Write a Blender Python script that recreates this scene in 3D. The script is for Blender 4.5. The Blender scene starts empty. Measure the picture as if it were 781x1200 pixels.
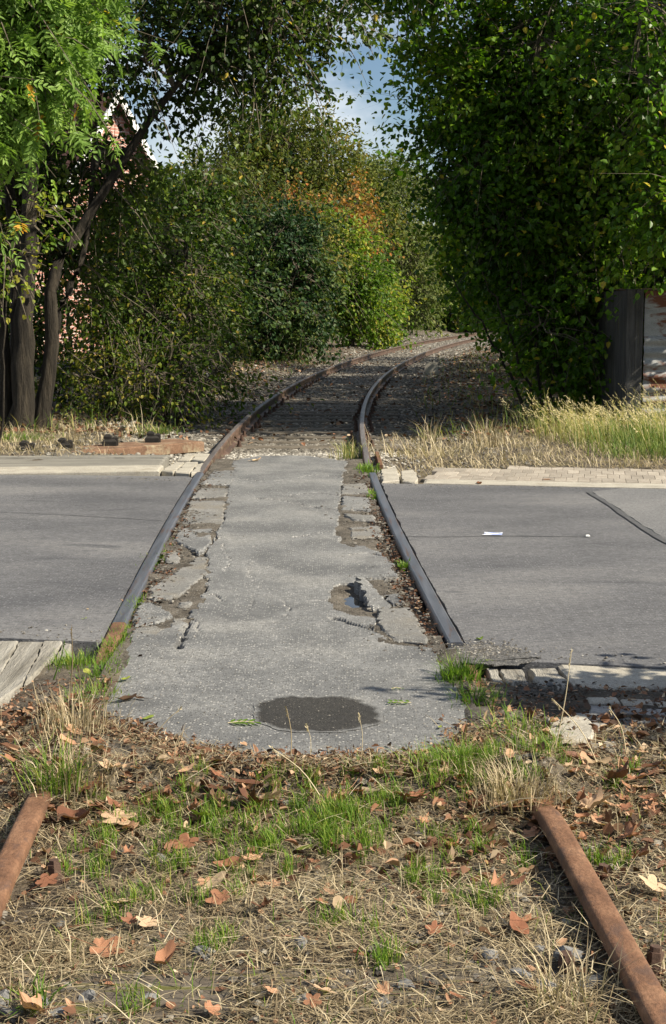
import bpy, math, random
import numpy as np
from mathutils import Vector

# ------------------------------------------------------------------ camera, sky, sun, exposure
scene = bpy.context.scene
col = scene.collection
CAM_H = 1.45
PITCH = math.atan(243 / 1750)
cam_d = bpy.data.cameras.new('camera')
cam = bpy.data.objects.new('camera', cam_d); col.objects.link(cam)
cam.location = (0, 0, CAM_H)
cam.rotation_euler = (math.pi / 2 - PITCH, 0, 0)
cam_d.sensor_fit = 'VERTICAL'; cam_d.sensor_height = 36; cam_d.lens = 52.5
cam_d.clip_start = 0.05; cam_d.clip_end = 2000
scene.camera = cam

SUN_AZ = (0.955, -0.297)           # direction towards the sun on the ground: right and a little behind
SUN_EL = math.radians(41)
world = bpy.data.worlds.new('World'); scene.world = world
world.use_nodes = True
nt = world.node_tree; nt.nodes.clear()
wo = nt.nodes.new('ShaderNodeOutputWorld'); bg = nt.nodes.new('ShaderNodeBackground')
sky = nt.nodes.new('ShaderNodeTexSky'); sky.sky_type = 'NISHITA'; sky.sun_disc = False
sky.sun_elevation = SUN_EL; sky.sun_rotation = math.atan2(SUN_AZ[0], SUN_AZ[1])
sky.air_density = 1.0; sky.dust_density = 0.1; sky.ozone_density = 3.0
tc = nt.nodes.new('ShaderNodeTexCoord'); nz = nt.nodes.new('ShaderNodeTexNoise')
nz.inputs['Scale'].default_value = 4.5; nz.inputs['Detail'].default_value = 7; nz.inputs['Roughness'].default_value = .55
mp = nt.nodes.new('ShaderNodeMapping'); mp.inputs['Scale'].default_value = (1, 1, 2.2); mp.inputs['Location'].default_value = (3.1, .4, 1.3)
rp = nt.nodes.new('ShaderNodeValToRGB'); rp.color_ramp.elements[0].position = .46; rp.color_ramp.elements[1].position = .68
mx = nt.nodes.new('ShaderNodeMix'); mx.data_type = 'RGBA'
mx.inputs[7].default_value = (12.0, 12.2, 12.5, 1)      # cloud brightness on the same scale as the sky texture
L = nt.links.new
L(tc.outputs['Generated'], mp.inputs['Vector']); L(mp.outputs['Vector'], nz.inputs['Vector'])
L(nz.outputs['Fac'], rp.inputs['Fac']); L(rp.outputs['Color'], mx.inputs[0]); L(sky.outputs['Color'], mx.inputs[6])
L(mx.outputs[2], bg.inputs['Color']); bg.inputs['Strength'].default_value = 0.05
L(bg.outputs['Background'], wo.inputs['Surface'])
sd = bpy.data.lights.new('sun', 'SUN'); sd.energy = 5.0; sd.angle = math.radians(.55); sd.color = (1, .9, .72)
sun = bpy.data.objects.new('sun', sd); col.objects.link(sun)
S = Vector((SUN_AZ[0] * math.cos(SUN_EL), SUN_AZ[1] * math.cos(SUN_EL), math.sin(SUN_EL))).normalized()
sun.rotation_euler = S.to_track_quat('Z', 'Y').to_euler(); sun.location = S * 50
vs = scene.view_settings
vs.view_transform = 'Standard'; vs.look = 'None'; vs.exposure = 0.95; vs.gamma = 1; vs.use_curve_mapping = False

# ------------------------------------------------------------------ helpers
R = np.random.default_rng(11)
random.seed(5)

def g(px, row, z=0.0):
    """survey helper: ground position of a spot seen at this place on the 781 x 1200 photograph, on the level z"""
    dx = (px - 390.5) / 1750; dy = (600 - row) / 1750
    d = (dx, math.cos(PITCH) + dy * math.sin(PITCH), -math.sin(PITCH) + dy * math.cos(PITCH))
    t = (z - CAM_H) / d[2]
    return (d[0] * t, d[1] * t)

def tag(o, label=None, cat=None, group=None, kind=None):
    if label: o['label'] = label
    if cat: o['category'] = cat
    if group: o['group'] = group
    if kind: o['kind'] = kind
    return o

def empty(name, loc=(0, 0, 0), rz=0, **k):
    o = bpy.data.objects.new(name, None); o.empty_display_size = .1
    col.objects.link(o); o.location = loc; o.rotation_euler = (0, 0, rz)
    return tag(o, **k)

class MB:
    def __init__(s): s.v = []; s.f = []; s.a = []; s.n = 0
    def add(s, v, faces, rnd=None):
        v = np.asarray(v, float).reshape(-1, 3)
        for f in (faces if isinstance(faces, list) and len(faces) and isinstance(faces[0], np.ndarray) else [faces]):
            if isinstance(f, np.ndarray): s.f.append(f + s.n)
            else:
                for q in f: s.f.append(np.array([q]) + s.n)
        s.a.append(np.broadcast_to(np.asarray(.5 if rnd is None else rnd, float), (len(v),)))
        s.v.append(v); s.n += len(v)
    def mesh(s, name, mat, smooth=False):
        me = bpy.data.meshes.new(name)
        V = np.concatenate(s.v); me.vertices.add(len(V)); me.vertices.foreach_set('co', V.ravel())
        idx = np.concatenate([f.ravel() for f in s.f]).astype(np.int32)
        tot = np.concatenate([np.full(len(f), f.shape[1]) for f in s.f]).astype(np.int32)
        st = np.concatenate([[0], np.cumsum(tot)[:-1]]).astype(np.int32)
        me.loops.add(len(idx)); me.loops.foreach_set('vertex_index', idx)
        me.polygons.add(len(tot)); me.polygons.foreach_set('loop_start', st)
        try: me.polygons.foreach_set('loop_total', tot)
        except Exception: pass
        at = me.attributes.new('rnd', 'FLOAT', 'POINT'); at.data.foreach_set('value', np.concatenate(s.a))
        me.polygons.foreach_set('use_smooth', np.full(len(tot), smooth))
        me.update(calc_edges=True); me.validate()
        if mat: me.materials.append(mat)
        return me
    def build(s, name, mat, parent=None, smooth=False, **k):
        o = bpy.data.objects.new(name, s.mesh(name, mat, smooth)); col.objects.link(o)
        if parent: o.parent = parent
        return tag(o, **k)

def obj(name, me, parent=None, loc=(0, 0, 0), rot=(0, 0, 0), sc=None, **k):
    o = bpy.data.objects.new(name, me); col.objects.link(o)
    o.location = loc; o.rotation_euler = rot
    if sc is not None: o.scale = sc if hasattr(sc, '__len__') else (sc, sc, sc)
    if parent: o.parent = parent
    return tag(o, **k)

def hashn(ix, iy, seed):
    h = np.sin(ix * 127.1 + iy * 311.7 + seed * 74.7) * 43758.5453
    return h - np.floor(h)
def vnoise(x, y, sc=1.0, seed=0):
    x = np.asarray(x, float) * sc; y = np.asarray(y, float) * sc
    ix = np.floor(x); iy = np.floor(y); fx = x - ix; fy = y - iy
    fx = fx * fx * (3 - 2 * fx); fy = fy * fy * (3 - 2 * fy)
    a = hashn(ix, iy, seed); b = hashn(ix + 1, iy, seed); c = hashn(ix, iy + 1, seed); d = hashn(ix + 1, iy + 1, seed)
    return (a + (b - a) * fx) * (1 - fy) + (c + (d - c) * fx) * fy
def fbm(x, y, sc=1.0, seed=0, o=3):
    return sum(vnoise(x, y, sc * 2 ** i, seed + i) * .5 ** i for i in range(o)) / sum(.5 ** i for i in range(o))
def sstep(a, b, x):
    t = np.clip((np.asarray(x, float) - a) / (b - a), 0, 1); return t * t * (3 - 2 * t)
def unit(v): return v / np.maximum(np.linalg.norm(v, axis=-1, keepdims=True), 1e-9)

BOXF = np.array([[0, 3, 2, 1], [4, 5, 6, 7], [0, 1, 5, 4], [1, 2, 6, 5], [2, 3, 7, 6], [3, 0, 4, 7]])
def box(mb, x0, x1, y0, y1, z0, z1, rnd=None, b=0.0):
    """box; with b > 0 its upper edge is chamfered"""
    if b:
        v = [(x0, y0, z0), (x1, y0, z0), (x1, y1, z0), (x0, y1, z0), (x0, y0, z1 - b), (x1, y0, z1 - b), (x1, y1, z1 - b), (x0, y1, z1 - b),
             (x0 + b, y0 + b, z1), (x1 - b, y0 + b, z1), (x1 - b, y1 - b, z1), (x0 + b, y1 - b, z1)]
        f = np.array([[0, 3, 2, 1], [0, 1, 5, 4], [1, 2, 6, 5], [2, 3, 7, 6], [3, 0, 4, 7], [4, 5, 9, 8], [5, 6, 10, 9], [6, 7, 11, 10], [7, 4, 8, 11], [8, 9, 10, 11]])
        mb.add(v, f, rnd)
    else:
        mb.add([(x0, y0, z0), (x1, y0, z0), (x1, y1, z0), (x0, y1, z0), (x0, y0, z1), (x1, y0, z1), (x1, y1, z1), (x0, y1, z1)], BOXF, rnd)

def tube(mb, P, rad, k=6, rnd=None, wob=0.0):
    P = np.asarray(P, float); n = len(P); rad = np.broadcast_to(rad, (n,))
    T = unit(np.gradient(P, axis=0)); ref = np.where(np.abs(T[:, 2:3]) > .9, [[1., 0, 0]], [[0, 0, 1.]])
    A = unit(np.cross(T, ref)); B = np.cross(T, A)
    an = np.linspace(0, 2 * np.pi, k, endpoint=False)
    rr = rad[:, None] * (1 + wob * (R.random((n, k)) - .5))
    V = P[:, None] + rr[..., None] * (np.cos(an)[None, :, None] * A[:, None] + np.sin(an)[None, :, None] * B[:, None])
    i = np.arange(n - 1)[:, None] * k; j = np.arange(k)[None]; j2 = (j + 1) % k
    F = np.stack([i + j, i + j2, i + k + j2, i + k + j], -1).reshape(-1, 4)
    mb.add(V.reshape(-1, 3), F, rnd)

def curve(pts, n):
    pts = np.asarray(pts, float); m = len(pts); t = np.linspace(0, m - 1, n)
    Q = np.vstack([2 * pts[0] - pts[1], pts, 2 * pts[-1] - pts[-2]])
    i = np.minimum(t.astype(int), m - 2); f = (t - i)[:, None]
    a, b, c, d = Q[i], Q[i + 1], Q[i + 2], Q[i + 3]
    return .5 * (2 * b + (c - a) * f + (2 * a - 5 * b + 4 * c - d) * f ** 2 + (3 * b - a - 3 * c + d) * f ** 3)

def inpoly(x, y, poly):
    ins = np.zeros(x.shape, bool); n = len(poly)
    for i in range(n):
        x0, y0 = poly[i]; x1, y1 = poly[(i + 1) % n]
        if y0 == y1: continue
        c = ((y0 > y) != (y1 > y)) & (x < (x1 - x0) * (y - y0) / (y1 - y0) + x0); ins ^= c
    return ins

def roughen(poly, step=.04, amp=.012, seed=0):
    """subdivide an outline and make it ragged"""
    rg = np.random.default_rng(seed); out = []; n = len(poly)
    for i in range(n):
        a = np.array(poly[i]); b = np.array(poly[(i + 1) % n]); m = max(1, int(np.linalg.norm(b - a) / step))
        for j in range(m):
            out.append(a + (b - a) * j / m + rg.normal(0, amp, 2) * (1 if j else .4))
    return out

def slab(poly, z0, z1, tilt=(0, 0), chip=.006):
    """extruded ragged piece with a worn upper rim, optionally tilted"""
    mb = MB(); P = np.array(poly); c = P.mean(0); n = len(P)
    inn = c + (P - c) * (1 - chip / max(.05, np.linalg.norm(P - c, axis=1).mean()) * 1.5)
    zt = lambda q: (q[:, 0] - c[0]) * tilt[0] + (q[:, 1] - c[1]) * tilt[1]
    V = np.vstack([np.c_[P, np.full(n, z0)], np.c_[P, z1 - chip + zt(P)], np.c_[inn, z1 + zt(inn)]])
    i = np.arange(n); j = (i + 1) % n
    mb.add(V, [np.stack([i, j, n + j, n + i], 1), np.stack([n + i, n + j, 2 * n + j, 2 * n + i], 1), np.array([np.arange(2 * n, 3 * n)])])
    return mb

# ------------------------------------------------------------------ materials
def ramp_node(nt, cols, inter='LINEAR'):
    r = nt.nodes.new('ShaderNodeValToRGB'); cr = r.color_ramp; cr.interpolation = inter
    while len(cr.elements) < len(cols): cr.elements.new(.5)
    for e, (p, c) in zip(cr.elements, cols): e.position = p; e.color = (*c, 1)
    return r
def noise_node(nt, vec, scale, detail=4, rough=.55, dist=0):
    n = nt.nodes.new('ShaderNodeTexNoise'); n.inputs['Scale'].default_value = scale; n.inputs['Detail'].default_value = detail
    n.inputs['Roughness'].default_value = rough; n.inputs['Distortion'].default_value = dist
    nt.links.new(vec, n.inputs['Vector']); return n
def mixc(nt, fac, a, b, mode='MIX'):
    m = nt.nodes.new('ShaderNodeMix'); m.data_type = 'RGBA'; m.blend_type = mode
    for sock, v in ((0, fac), (6, a), (7, b)):
        if isinstance(v, bpy.types.NodeSocket): nt.links.new(v, m.inputs[sock])
        elif isinstance(v, tuple): m.inputs[sock].default_value = (*v, 1)
        else: m.inputs[sock].default_value = v
    return m.outputs[2]
def math_node(nt, op, a, b):
    m = nt.nodes.new('ShaderNodeMath'); m.operation = op
    for i, v in enumerate((a, b)):
        if isinstance(v, bpy.types.NodeSocket): nt.links.new(v, m.inputs[i])
        else: m.inputs[i].default_value = v
    return m.outputs[0]

def surf(name, cols, scale=3, detail=6, rough=.85, rough_var=0, bump=.3, bscale=60, bdist=.01, stretch=(1, 1, 1), over=None, specks=None, spec=.3, metal=0, objrnd=0, fine=.25, fscale=90):
    """surface material: coloured noise, fine grain, optional second colour in patches, specks and relief"""
    m = bpy.data.materials.new(name); m.use_nodes = True; nt = m.node_tree
    bs = nt.nodes['Principled BSDF']; tc = nt.nodes.new('ShaderNodeTexCoord'); vec = tc.outputs['Object']
    if objrnd:
        oi = nt.nodes.new('ShaderNodeObjectInfo'); vm = nt.nodes.new('ShaderNodeVectorMath'); vm.operation = 'ADD'
        sc = nt.nodes.new('ShaderNodeVectorMath'); sc.operation = 'SCALE'; sc.inputs['Scale'].default_value = 37
        cb = nt.nodes.new('ShaderNodeCombineXYZ')
        for i in range(3): nt.links.new(oi.outputs['Random'], cb.inputs[i])
        nt.links.new(cb.outputs[0], sc.inputs[0]); nt.links.new(vec, vm.inputs[0]); nt.links.new(sc.outputs[0], vm.inputs[1]); vec = vm.outputs[0]
    if stretch != (1, 1, 1):
        mpn = nt.nodes.new('ShaderNodeMapping'); mpn.inputs['Scale'].default_value = stretch; nt.links.new(vec, mpn.inputs['Vector']); vec = mpn.outputs[0]
    n1 = noise_node(nt, vec, scale, detail); r1 = ramp_node(nt, cols); nt.links.new(n1.outputs['Fac'], r1.inputs['Fac']); c = r1.outputs['Color']
    n2 = noise_node(nt, vec, fscale, 3, .7); r2 = ramp_node(nt, [(.3, (1 - fine,) * 3), (.7, (1 + fine,) * 3)])
    nt.links.new(n2.outputs['Fac'], r2.inputs['Fac']); c = mixc(nt, 1.0, c, r2.outputs['Color'], 'MULTIPLY')
    if over:                                   # (scale, low, high, colour)
        n3 = noise_node(nt, vec, over[0], 7, .65, .4); r3 = ramp_node(nt, [(over[1], (0, 0, 0)), (over[2], (1, 1, 1))])
        nt.links.new(n3.outputs['Fac'], r3.inputs['Fac']); c = mixc(nt, r3.outputs['Color'], c, over[3])
    if specks:                                 # (scale, size, colour, colour2)
        for i, cc in enumerate(specks[2:]):
            vo = nt.nodes.new('ShaderNodeTexVoronoi'); vo.inputs['Scale'].default_value = specks[0] * (1 + .37 * i); nt.links.new(vec, vo.inputs['Vector'])
            sp = nt.nodes.new('ShaderNodeSeparateColor'); nt.links.new(vo.outputs['Color'], sp.inputs[0])
            a = math_node(nt, 'LESS_THAN', vo.outputs['Distance'], specks[1]); b = math_node(nt, 'GREATER_THAN', sp.outputs[0], .72)
            c = mixc(nt, math_node(nt, 'MULTIPLY', a, b), c, cc)
    if objrnd:
        r4 = ramp_node(nt, [(0, (1 - objrnd,) * 3), (1, (1 + objrnd,) * 3)]); nt.links.new(oi.outputs['Random'], r4.inputs['Fac']); c = mixc(nt, 1.0, c, r4.outputs['Color'], 'MULTIPLY')
    nt.links.new(c, bs.inputs['Base Color'])
    bs.inputs['Roughness'].default_value = rough; bs.inputs['Specular IOR Level'].default_value = spec; bs.inputs['Metallic'].default_value = metal
    if rough_var:
        mr = nt.nodes.new('ShaderNodeMapRange'); mr.inputs[3].default_value = rough - rough_var; mr.inputs[4].default_value = rough + rough_var
        nt.links.new(n1.outputs['Fac'], mr.inputs[0]); nt.links.new(mr.outputs[0], bs.inputs['Roughness'])
    nb = noise_node(nt, vec, bscale, 5, .7); bp = nt.nodes.new('ShaderNodeBump'); bp.inputs['Strength'].default_value = bump; bp.inputs['Distance'].default_value = bdist
    nt.links.new(nb.outputs['Fac'], bp.inputs['Height']); nt.links.new(bp.outputs[0], bs.inputs['Normal'])
    return m

def leafmat(name, cols, trans=.35, rough=.5, spec=.22, objrnd=False, vein=False):
    """leaf material: colour of each leaf from its own random number, some light through the blade"""
    m = bpy.data.materials.new(name); m.use_nodes = True; nt = m.node_tree
    bs = nt.nodes['Principled BSDF']; out = nt.nodes['Material Output']
    if objrnd: a = nt.nodes.new('ShaderNodeObjectInfo').outputs['Random']
    else:
        an = nt.nodes.new('ShaderNodeAttribute'); an.attribute_name = 'rnd'; a = an.outputs['Fac']
    r = ramp_node(nt, cols); nt.links.new(a, r.inputs['Fac']); c = r.outputs['Color']
    if vein:
        tc = nt.nodes.new('ShaderNodeTexCoord'); n = noise_node(nt, tc.outputs['Object'], 45, 4); r2 = ramp_node(nt, [(.3, (.6, .55, .5)), (.65, (1.15, 1.1, 1.05))])
        nt.links.new(n.outputs['Fac'], r2.inputs['Fac']); c = mixc(nt, 1.0, c, r2.outputs['Color'], 'MULTIPLY')
    nt.links.new(c, bs.inputs['Base Color']); bs.inputs['Roughness'].default_value = rough; bs.inputs['Specular IOR Level'].default_value = spec
    if trans:
        tr = nt.nodes.new('ShaderNodeBsdfTranslucent'); nt.links.new(mixc(nt, 1.0, c, (1.25, 1.35, .6), 'MULTIPLY'), tr.inputs['Color'])
        ms = nt.nodes.new('ShaderNodeMixShader'); ms.inputs[0].default_value = trans
        nt.links.new(bs.outputs[0], ms.inputs[1]); nt.links.new(tr.outputs[0], ms.inputs[2]); nt.links.new(ms.outputs[0], out.inputs['Surface'])
    return m

M = {}
M['ground'] = surf('soil', [(.3, (.045, .036, .027)), (.5, (.1, .082, .062)), (.7, (.18, .155, .12))], 3.5, 8, bump=.8, bscale=35, bdist=.03, over=(1.2, .52, .66, (.15, .13, .07)), specks=(45, .3, (.2, .18, .16), (.03, .026, .02)))
M['soil'] = surf('dusty_soil', [(.3, (.05, .042, .033)), (.7, (.17, .15, .125))], 9, 8, bump=.9, bscale=70, bdist=.02, specks=(80, .35, (.2, .19, .17), (.03, .028, .025)))
M['road'] = surf('road_asphalt', [(.25, (.06, .062, .07)), (.5, (.112, .113, .121)), (.75, (.18, .178, .18))], .8, 12, rough=.8, bump=.8, bscale=120, bdist=.008, specks=(95, .3, (.25, .25, .26), (.045, .045, .05)), fine=.4, fscale=60, stretch=(.6, 1.3, 1), over=(2.6, .57, .72, (.07, .072, .08)))
M['old_asphalt'] = surf('old_asphalt', [(.25, (.115, .117, .12)), (.5, (.175, .177, .178)), (.75, (.25, .247, .238))], 2.0, 12, rough=.66, bump=.9, bscale=110, bdist=.009, specks=(80, .33, (.4, .39, .37), (.04, .039, .038)), fine=.3, fscale=40, over=(1.9, .48, .68, (.1, .102, .105)), spec=.45)
M['side_asphalt'] = surf('patched_asphalt', [(.3, (.13, .13, .128)), (.7, (.225, .22, .21))], 4, 10, rough=.85, bump=.9, bscale=110, bdist=.009, specks=(85, .27, (.34, .33, .31), (.08, .075, .07)), fine=.3, fscale=70, over=(3.5, .5, .66, (.19, .175, .15)))
M['wet_'] = surf('wet_asphalt', [(.3, (.025, .025, .026)), (.7, (.045, .044, .043))], 8, 5, rough=.55, bump=.7, bscale=150, bdist=.006, specks=(150, .3, (.3, .29, .27), (.02, .02, .02)), spec=.4)
M['crumbled'] = surf('crumbled_asphalt', [(.3, (.055, .055, .056)), (.7, (.17, .165, .16))], 28, 9, rough=.9, bump=1, bscale=60, bdist=.02, specks=(70, .36, (.26, .25, .24), (.03, .03, .03)), fine=.4)
M['patch'] = surf('patch_asphalt', [(.3, (.12, .122, .13)), (.7, (.18, .18, .182))], 1.6, 9, rough=.8, bump=.8, bscale=120, bdist=.008, specks=(95, .3, (.28, .28, .28), (.06, .06, .06)), fine=.35, fscale=60)
M['tar'] = surf('tar', [(.3, (.065, .067, .072)), (.7, (.1, .102, .108))], 20, 4, rough=.6, bump=.4, bscale=150, bdist=.004)
M['concrete'] = surf('concrete', [(.3, (.27, .25, .215)), (.7, (.4, .375, .32))], 6, 8, rough=.9, bump=.6, bscale=120, bdist=.006, specks=(140, .3, (.24, .21, .17), (.56, .54, .48)), over=(4, .58, .75, (.25, .22, .17)))
M['plank'] = surf('weathered_sleeper_wood', [(.25, (.12, .11, .092)), (.5, (.26, .245, .215)), (.75, (.37, .355, .32))], 7, 8, rough=.9, bump=1.0, bscale=24, bdist=.014, stretch=(3, .28, 1), fine=.2, objrnd=.14)
M['board'] = surf('weathered_board', [(.25, (.1, .095, .083)), (.5, (.19, .182, .162)), (.75, (.27, .258, .228))], 7, 8, rough=.9, bump=.9, bscale=24, bdist=.012, stretch=(.25, 3, 1), fine=.2, objrnd=.12)
M['paver'] = surf('concrete_paver', [(.3, (.23, .2, .165)), (.7, (.34, .305, .26))], 9, 6, rough=.9, bump=.5, bscale=120, bdist=.004, objrnd=.2, specks=(180, .3, (.42, .4, .37)))
M['dark_paver'] = surf('grey_paver', [(.3, (.17, .165, .16)), (.7, (.27, .26, .25))], 9, 6, rough=.85, bump=.5, bscale=120, bdist=.004, objrnd=.2)
M['rust'] = surf('rusty_steel', [(.25, (.065, .034, .021)), (.5, (.155, .08, .046)), (.75, (.25, .142, .085))], 9, 12, rough=.75, bump=.8, bscale=60, bdist=.005, over=(11, .52, .62, (.1, .058, .042)), stretch=(1.3, .8, 1), fine=.3, spec=.3)
M['flat_rust'] = surf('flaking_rust', [(.25, (.085, .05, .034)), (.5, (.19, .112, .072)), (.75, (.27, .195, .135))], 4, 10, rough=.9, bump=1, bscale=30, bdist=.012, over=(5, .54, .66, (.3, .25, .17)), fine=.35)
M['shaded_rust'] = surf('shaded_rusty_steel', [(.25, (.035, .022, .017)), (.5, (.08, .05, .037)), (.75, (.16, .1, .075))], 6, 9, rough=.6, bump=.7, bscale=50, bdist=.006, over=(9, .56, .68, (.17, .15, .1)), stretch=(3, .6, 1.5), fine=.3, spec=.4)  # rust darkened so the colour carries the tree shade on the far rails
M['steel'] = surf('worn_steel_sky_tint', [(.3, (.085, .094, .118)), (.7, (.16, .17, .2))], 5, 7, rough=.38, rough_var=.12, bump=.25, bscale=60, bdist=.002, over=(5.5, .54, .68, (.13, .08, .06)), stretch=(6, .35, 1), metal=.35, spec=.6)  # bluish base colour paints in the sky reflected on the crossing rails
M['lit_rail_top'] = surf('lit_worn_rail_top', [(.3, (.12, .105, .1)), (.7, (.24, .215, .2))], 5, 8, rough=.42, bump=.3, bscale=40, bdist=.003, over=(6, .54, .66, (.12, .075, .055)), stretch=(4, .4, 1), metal=.4, spec=.5)  # worn running surface, made paler to paint in light on its top
M['dark_iron'] = surf('dark_iron', [(.3, (.045, .03, .024)), (.7, (.12, .07, .05))], 14, 6, rough=.75, bump=.6, bscale=80, bdist=.005)
M['black_iron'] = surf('black_iron', [(.3, (.012, .011, .01)), (.7, (.03, .026, .023))], 14, 6, rough=.7, bump=.5, bscale=80, bdist=.005)
M['tie'] = surf('old_sleeper', [(.25, (.06, .05, .04)), (.5, (.13, .112, .09)), (.75, (.21, .185, .15))], 7, 8, rough=.9, bump=1, bscale=26, bdist=.012, stretch=(.3, 3, 1), objrnd=.2)
M['mossy_tie'] = surf('mossy_sleeper', [(.25, (.05, .042, .032)), (.5, (.12, .1, .08)), (.75, (.2, .18, .15))], 7, 8, rough=.9, bump=1, bscale=26, bdist=.012, stretch=(.3, 3, 1), over=(9, .52, .6, (.11, .11, .03)))
M['ballast'] = surf('ballast_stone', [(.3, (.13, .12, .11)), (.7, (.28, .265, .24))], 4, 6, rough=.9, bump=.5, bscale=80, bdist=.006)
M['stone'] = surf('grey_stone', [(.3, (.08, .081, .085)), (.7, (.2, .198, .196))], 3, 8, rough=.9, bump=.3, bscale=8, bdist=.006, objrnd=.35)
M['bark'] = surf('bark', [(.3, (.012, .01, .008)), (.5, (.03, .025, .019)), (.72, (.07, .058, .043))], 6, 9, rough=.92, bump=1, bscale=13, bdist=.05, stretch=(2.5, 2.5, .35))
M['twig'] = surf('twig_bark', [(.3, (.05, .042, .03)), (.7, (.16, .135, .1))], 9, 5, rough=.9, bump=.3)
def wetmat():
    m = surf('damp_asphalt', [(.25, (.115, .117, .12)), (.5, (.17, .172, .173)), (.75, (.235, .233, .225))], 2.0, 12, rough=.8, bump=.9, bscale=110, bdist=.009, specks=(85, .27, (.5, .49, .46), (.06, .058, .056)), fine=.24, fscale=40); nt = m.node_tree; bs = nt.nodes['Principled BSDF']
    an = nt.nodes.new('ShaderNodeAttribute'); an.attribute_name = 'rnd'; tc = nt.nodes.new('ShaderNodeTexCoord'); n = noise_node(nt, tc.outputs['Object'], 14, 8, .75)
    f = math_node(nt, 'ADD', an.outputs['Fac'], math_node(nt, 'MULTIPLY', math_node(nt, 'SUBTRACT', n.outputs['Fac'], .5), 1.5)); r = ramp_node(nt, [(.12, (0, 0, 0)), (.5, (1, 1, 1))]); nt.links.new(f, r.inputs['Fac'])
    c0 = bs.inputs['Base Color'].links[0].from_socket; dark = mixc(nt, 1.0, c0, (.2, .19, .18), 'MULTIPLY'); nt.links.new(mixc(nt, r.outputs['Color'], c0, dark), bs.inputs['Base Color'])
    return m
M['wet'] = wetmat()
M['water'] = bpy.data.materials.new('puddle_water'); M['water'].use_nodes = True
_b = M['water'].node_tree.nodes['Principled BSDF']; _b.inputs['Base Color'].default_value = (.02, .018, .015, 1); _b.inputs['Roughness'].default_value = .03; _b.inputs['IOR'].default_value = 1.33; _b.inputs['Specular IOR Level'].default_value = .9
M['white'] = surf('white_paint', [(.3, (.68, .68, .66)), (.7, (.8, .8, .78))], 6, rough=.6, bump=.1)
M['litter'] = surf('litter_paper', [(.45, (.78, .78, .8)), (.55, (.3, .36, .62))], 22, 2, rough=.6, bump=.1, fine=.05)
M['roof'] = surf('roof_tiles', [(.3, (.09, .045, .035)), (.7, (.17, .085, .065))], 8, rough=.85, bump=.6, bscale=20)
M['glass'] = surf('window_glass', [(.3, (.03, .035, .04)), (.7, (.05, .055, .06))], 2, rough=.1, bump=0, spec=.7)
M['shed_wood'] = surf('grey_shed_wood', [(.3, (.035, .034, .034)), (.7, (.095, .092, .09))], 6, 8, rough=.9, bump=.9, bscale=20, bdist=.015, stretch=(3, 3, .3), over=(5, .6, .7, (.14, .13, .05)))
M['shed_metal'] = surf('rusted_sheet_metal', [(.3, (.2, .205, .21)), (.7, (.34, .345, .35))], 5, 7, rough=.6, bump=.3, bscale=50, bdist=.004, over=(3.2, .49, .56, (.13, .048, .026)), stretch=(.5, 1, 1.7), metal=.15)
bk = bpy.data.materials.new('brickwork'); bk.use_nodes = True; nt = bk.node_tree
_tc = nt.nodes.new('ShaderNodeTexCoord'); _mp = nt.nodes.new('ShaderNodeMapping'); _mp.inputs['Rotation'].default_value = (math.pi / 2, 0, 0)
_br = nt.nodes.new('ShaderNodeTexBrick'); _br.inputs['Color1'].default_value = (.45, .22, .175, 1); _br.inputs['Color2'].default_value = (.35, .155, .12, 1); _br.inputs['Mortar'].default_value = (.55, .5, .45, 1)
_br.inputs['Scale'].default_value = 1; _br.inputs['Brick Width'].default_value = .25; _br.inputs['Row Height'].default_value = .083; _br.inputs['Mortar Size'].default_value = .009
nt.links.new(_tc.outputs['Object'], _mp.inputs['Vector']); nt.links.new(_mp.outputs[0], _br.inputs['Vector']); nt.links.new(_br.outputs['Color'], nt.nodes['Principled BSDF'].inputs['Base Color']); nt.nodes['Principled BSDF'].inputs['Roughness'].default_value = .9
M['brick'] = bk
# foliage
M['lf_ash'] = leafmat('ash_leaf', [(0, (.1, .18, .035)), (.5, (.19, .31, .065)), (.94, (.29, .42, .1)), (.98, (.5, .36, .04)), (1, (.55, .3, .03))], .4, .5)
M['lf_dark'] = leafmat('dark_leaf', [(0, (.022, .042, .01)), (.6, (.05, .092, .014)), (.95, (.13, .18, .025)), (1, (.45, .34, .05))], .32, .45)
M['lf_lime'] = leafmat('lime_leaf', [(0, (.03, .075, .006)), (.45, (.07, .16, .011)), (.8, (.14, .25, .02)), (.95, (.24, .32, .035)), (1, (.5, .4, .05))], .45, .4, .3)
M['lf_bush'] = leafmat('bush_leaf', [(0, (.03, .06, .008)), (.45, (.07, .12, .014)), (.75, (.14, .175, .022)), (.93, (.28, .25, .04)), (1, (.45, .34, .07))], .38, .5)
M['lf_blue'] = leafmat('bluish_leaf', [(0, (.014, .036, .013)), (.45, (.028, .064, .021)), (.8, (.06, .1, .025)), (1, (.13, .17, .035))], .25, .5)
M['lf_olive'] = leafmat('olive_leaf', [(0, (.045, .066, .01)), (.5, (.09, .115, .018)), (.85, (.16, .17, .032)), (1, (.3, .21, .045))], .3, .6)
M['lf_russet'] = leafmat('russet_leaf', [(0, (.12, .11, .025)), (.45, (.22, .14, .03)), (.75, (.34, .16, .035)), (1, (.4, .13, .04))], .3, .6)
M['lf_pale'] = leafmat('pale_leaf', [(0, (.08, .11, .03)), (.6, (.13, .17, .05)), (1, (.22, .23, .08))], .35, .6)
M['lf_light'] = leafmat('light_leaf', [(0, (.045, .1, .01)), (.5, (.12, .21, .022)), (.85, (.26, .3, .045)), (1, (.4, .34, .06))], .42, .5)
M['straw'] = leafmat('straw', [(0, (.09, .068, .042)), (.35, (.25, .195, .12)), (.7, (.44, .365, .235)), (.92, (.58, .5, .35)), (1, (.66, .59, .44))], .15, .7, .2)
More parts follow.
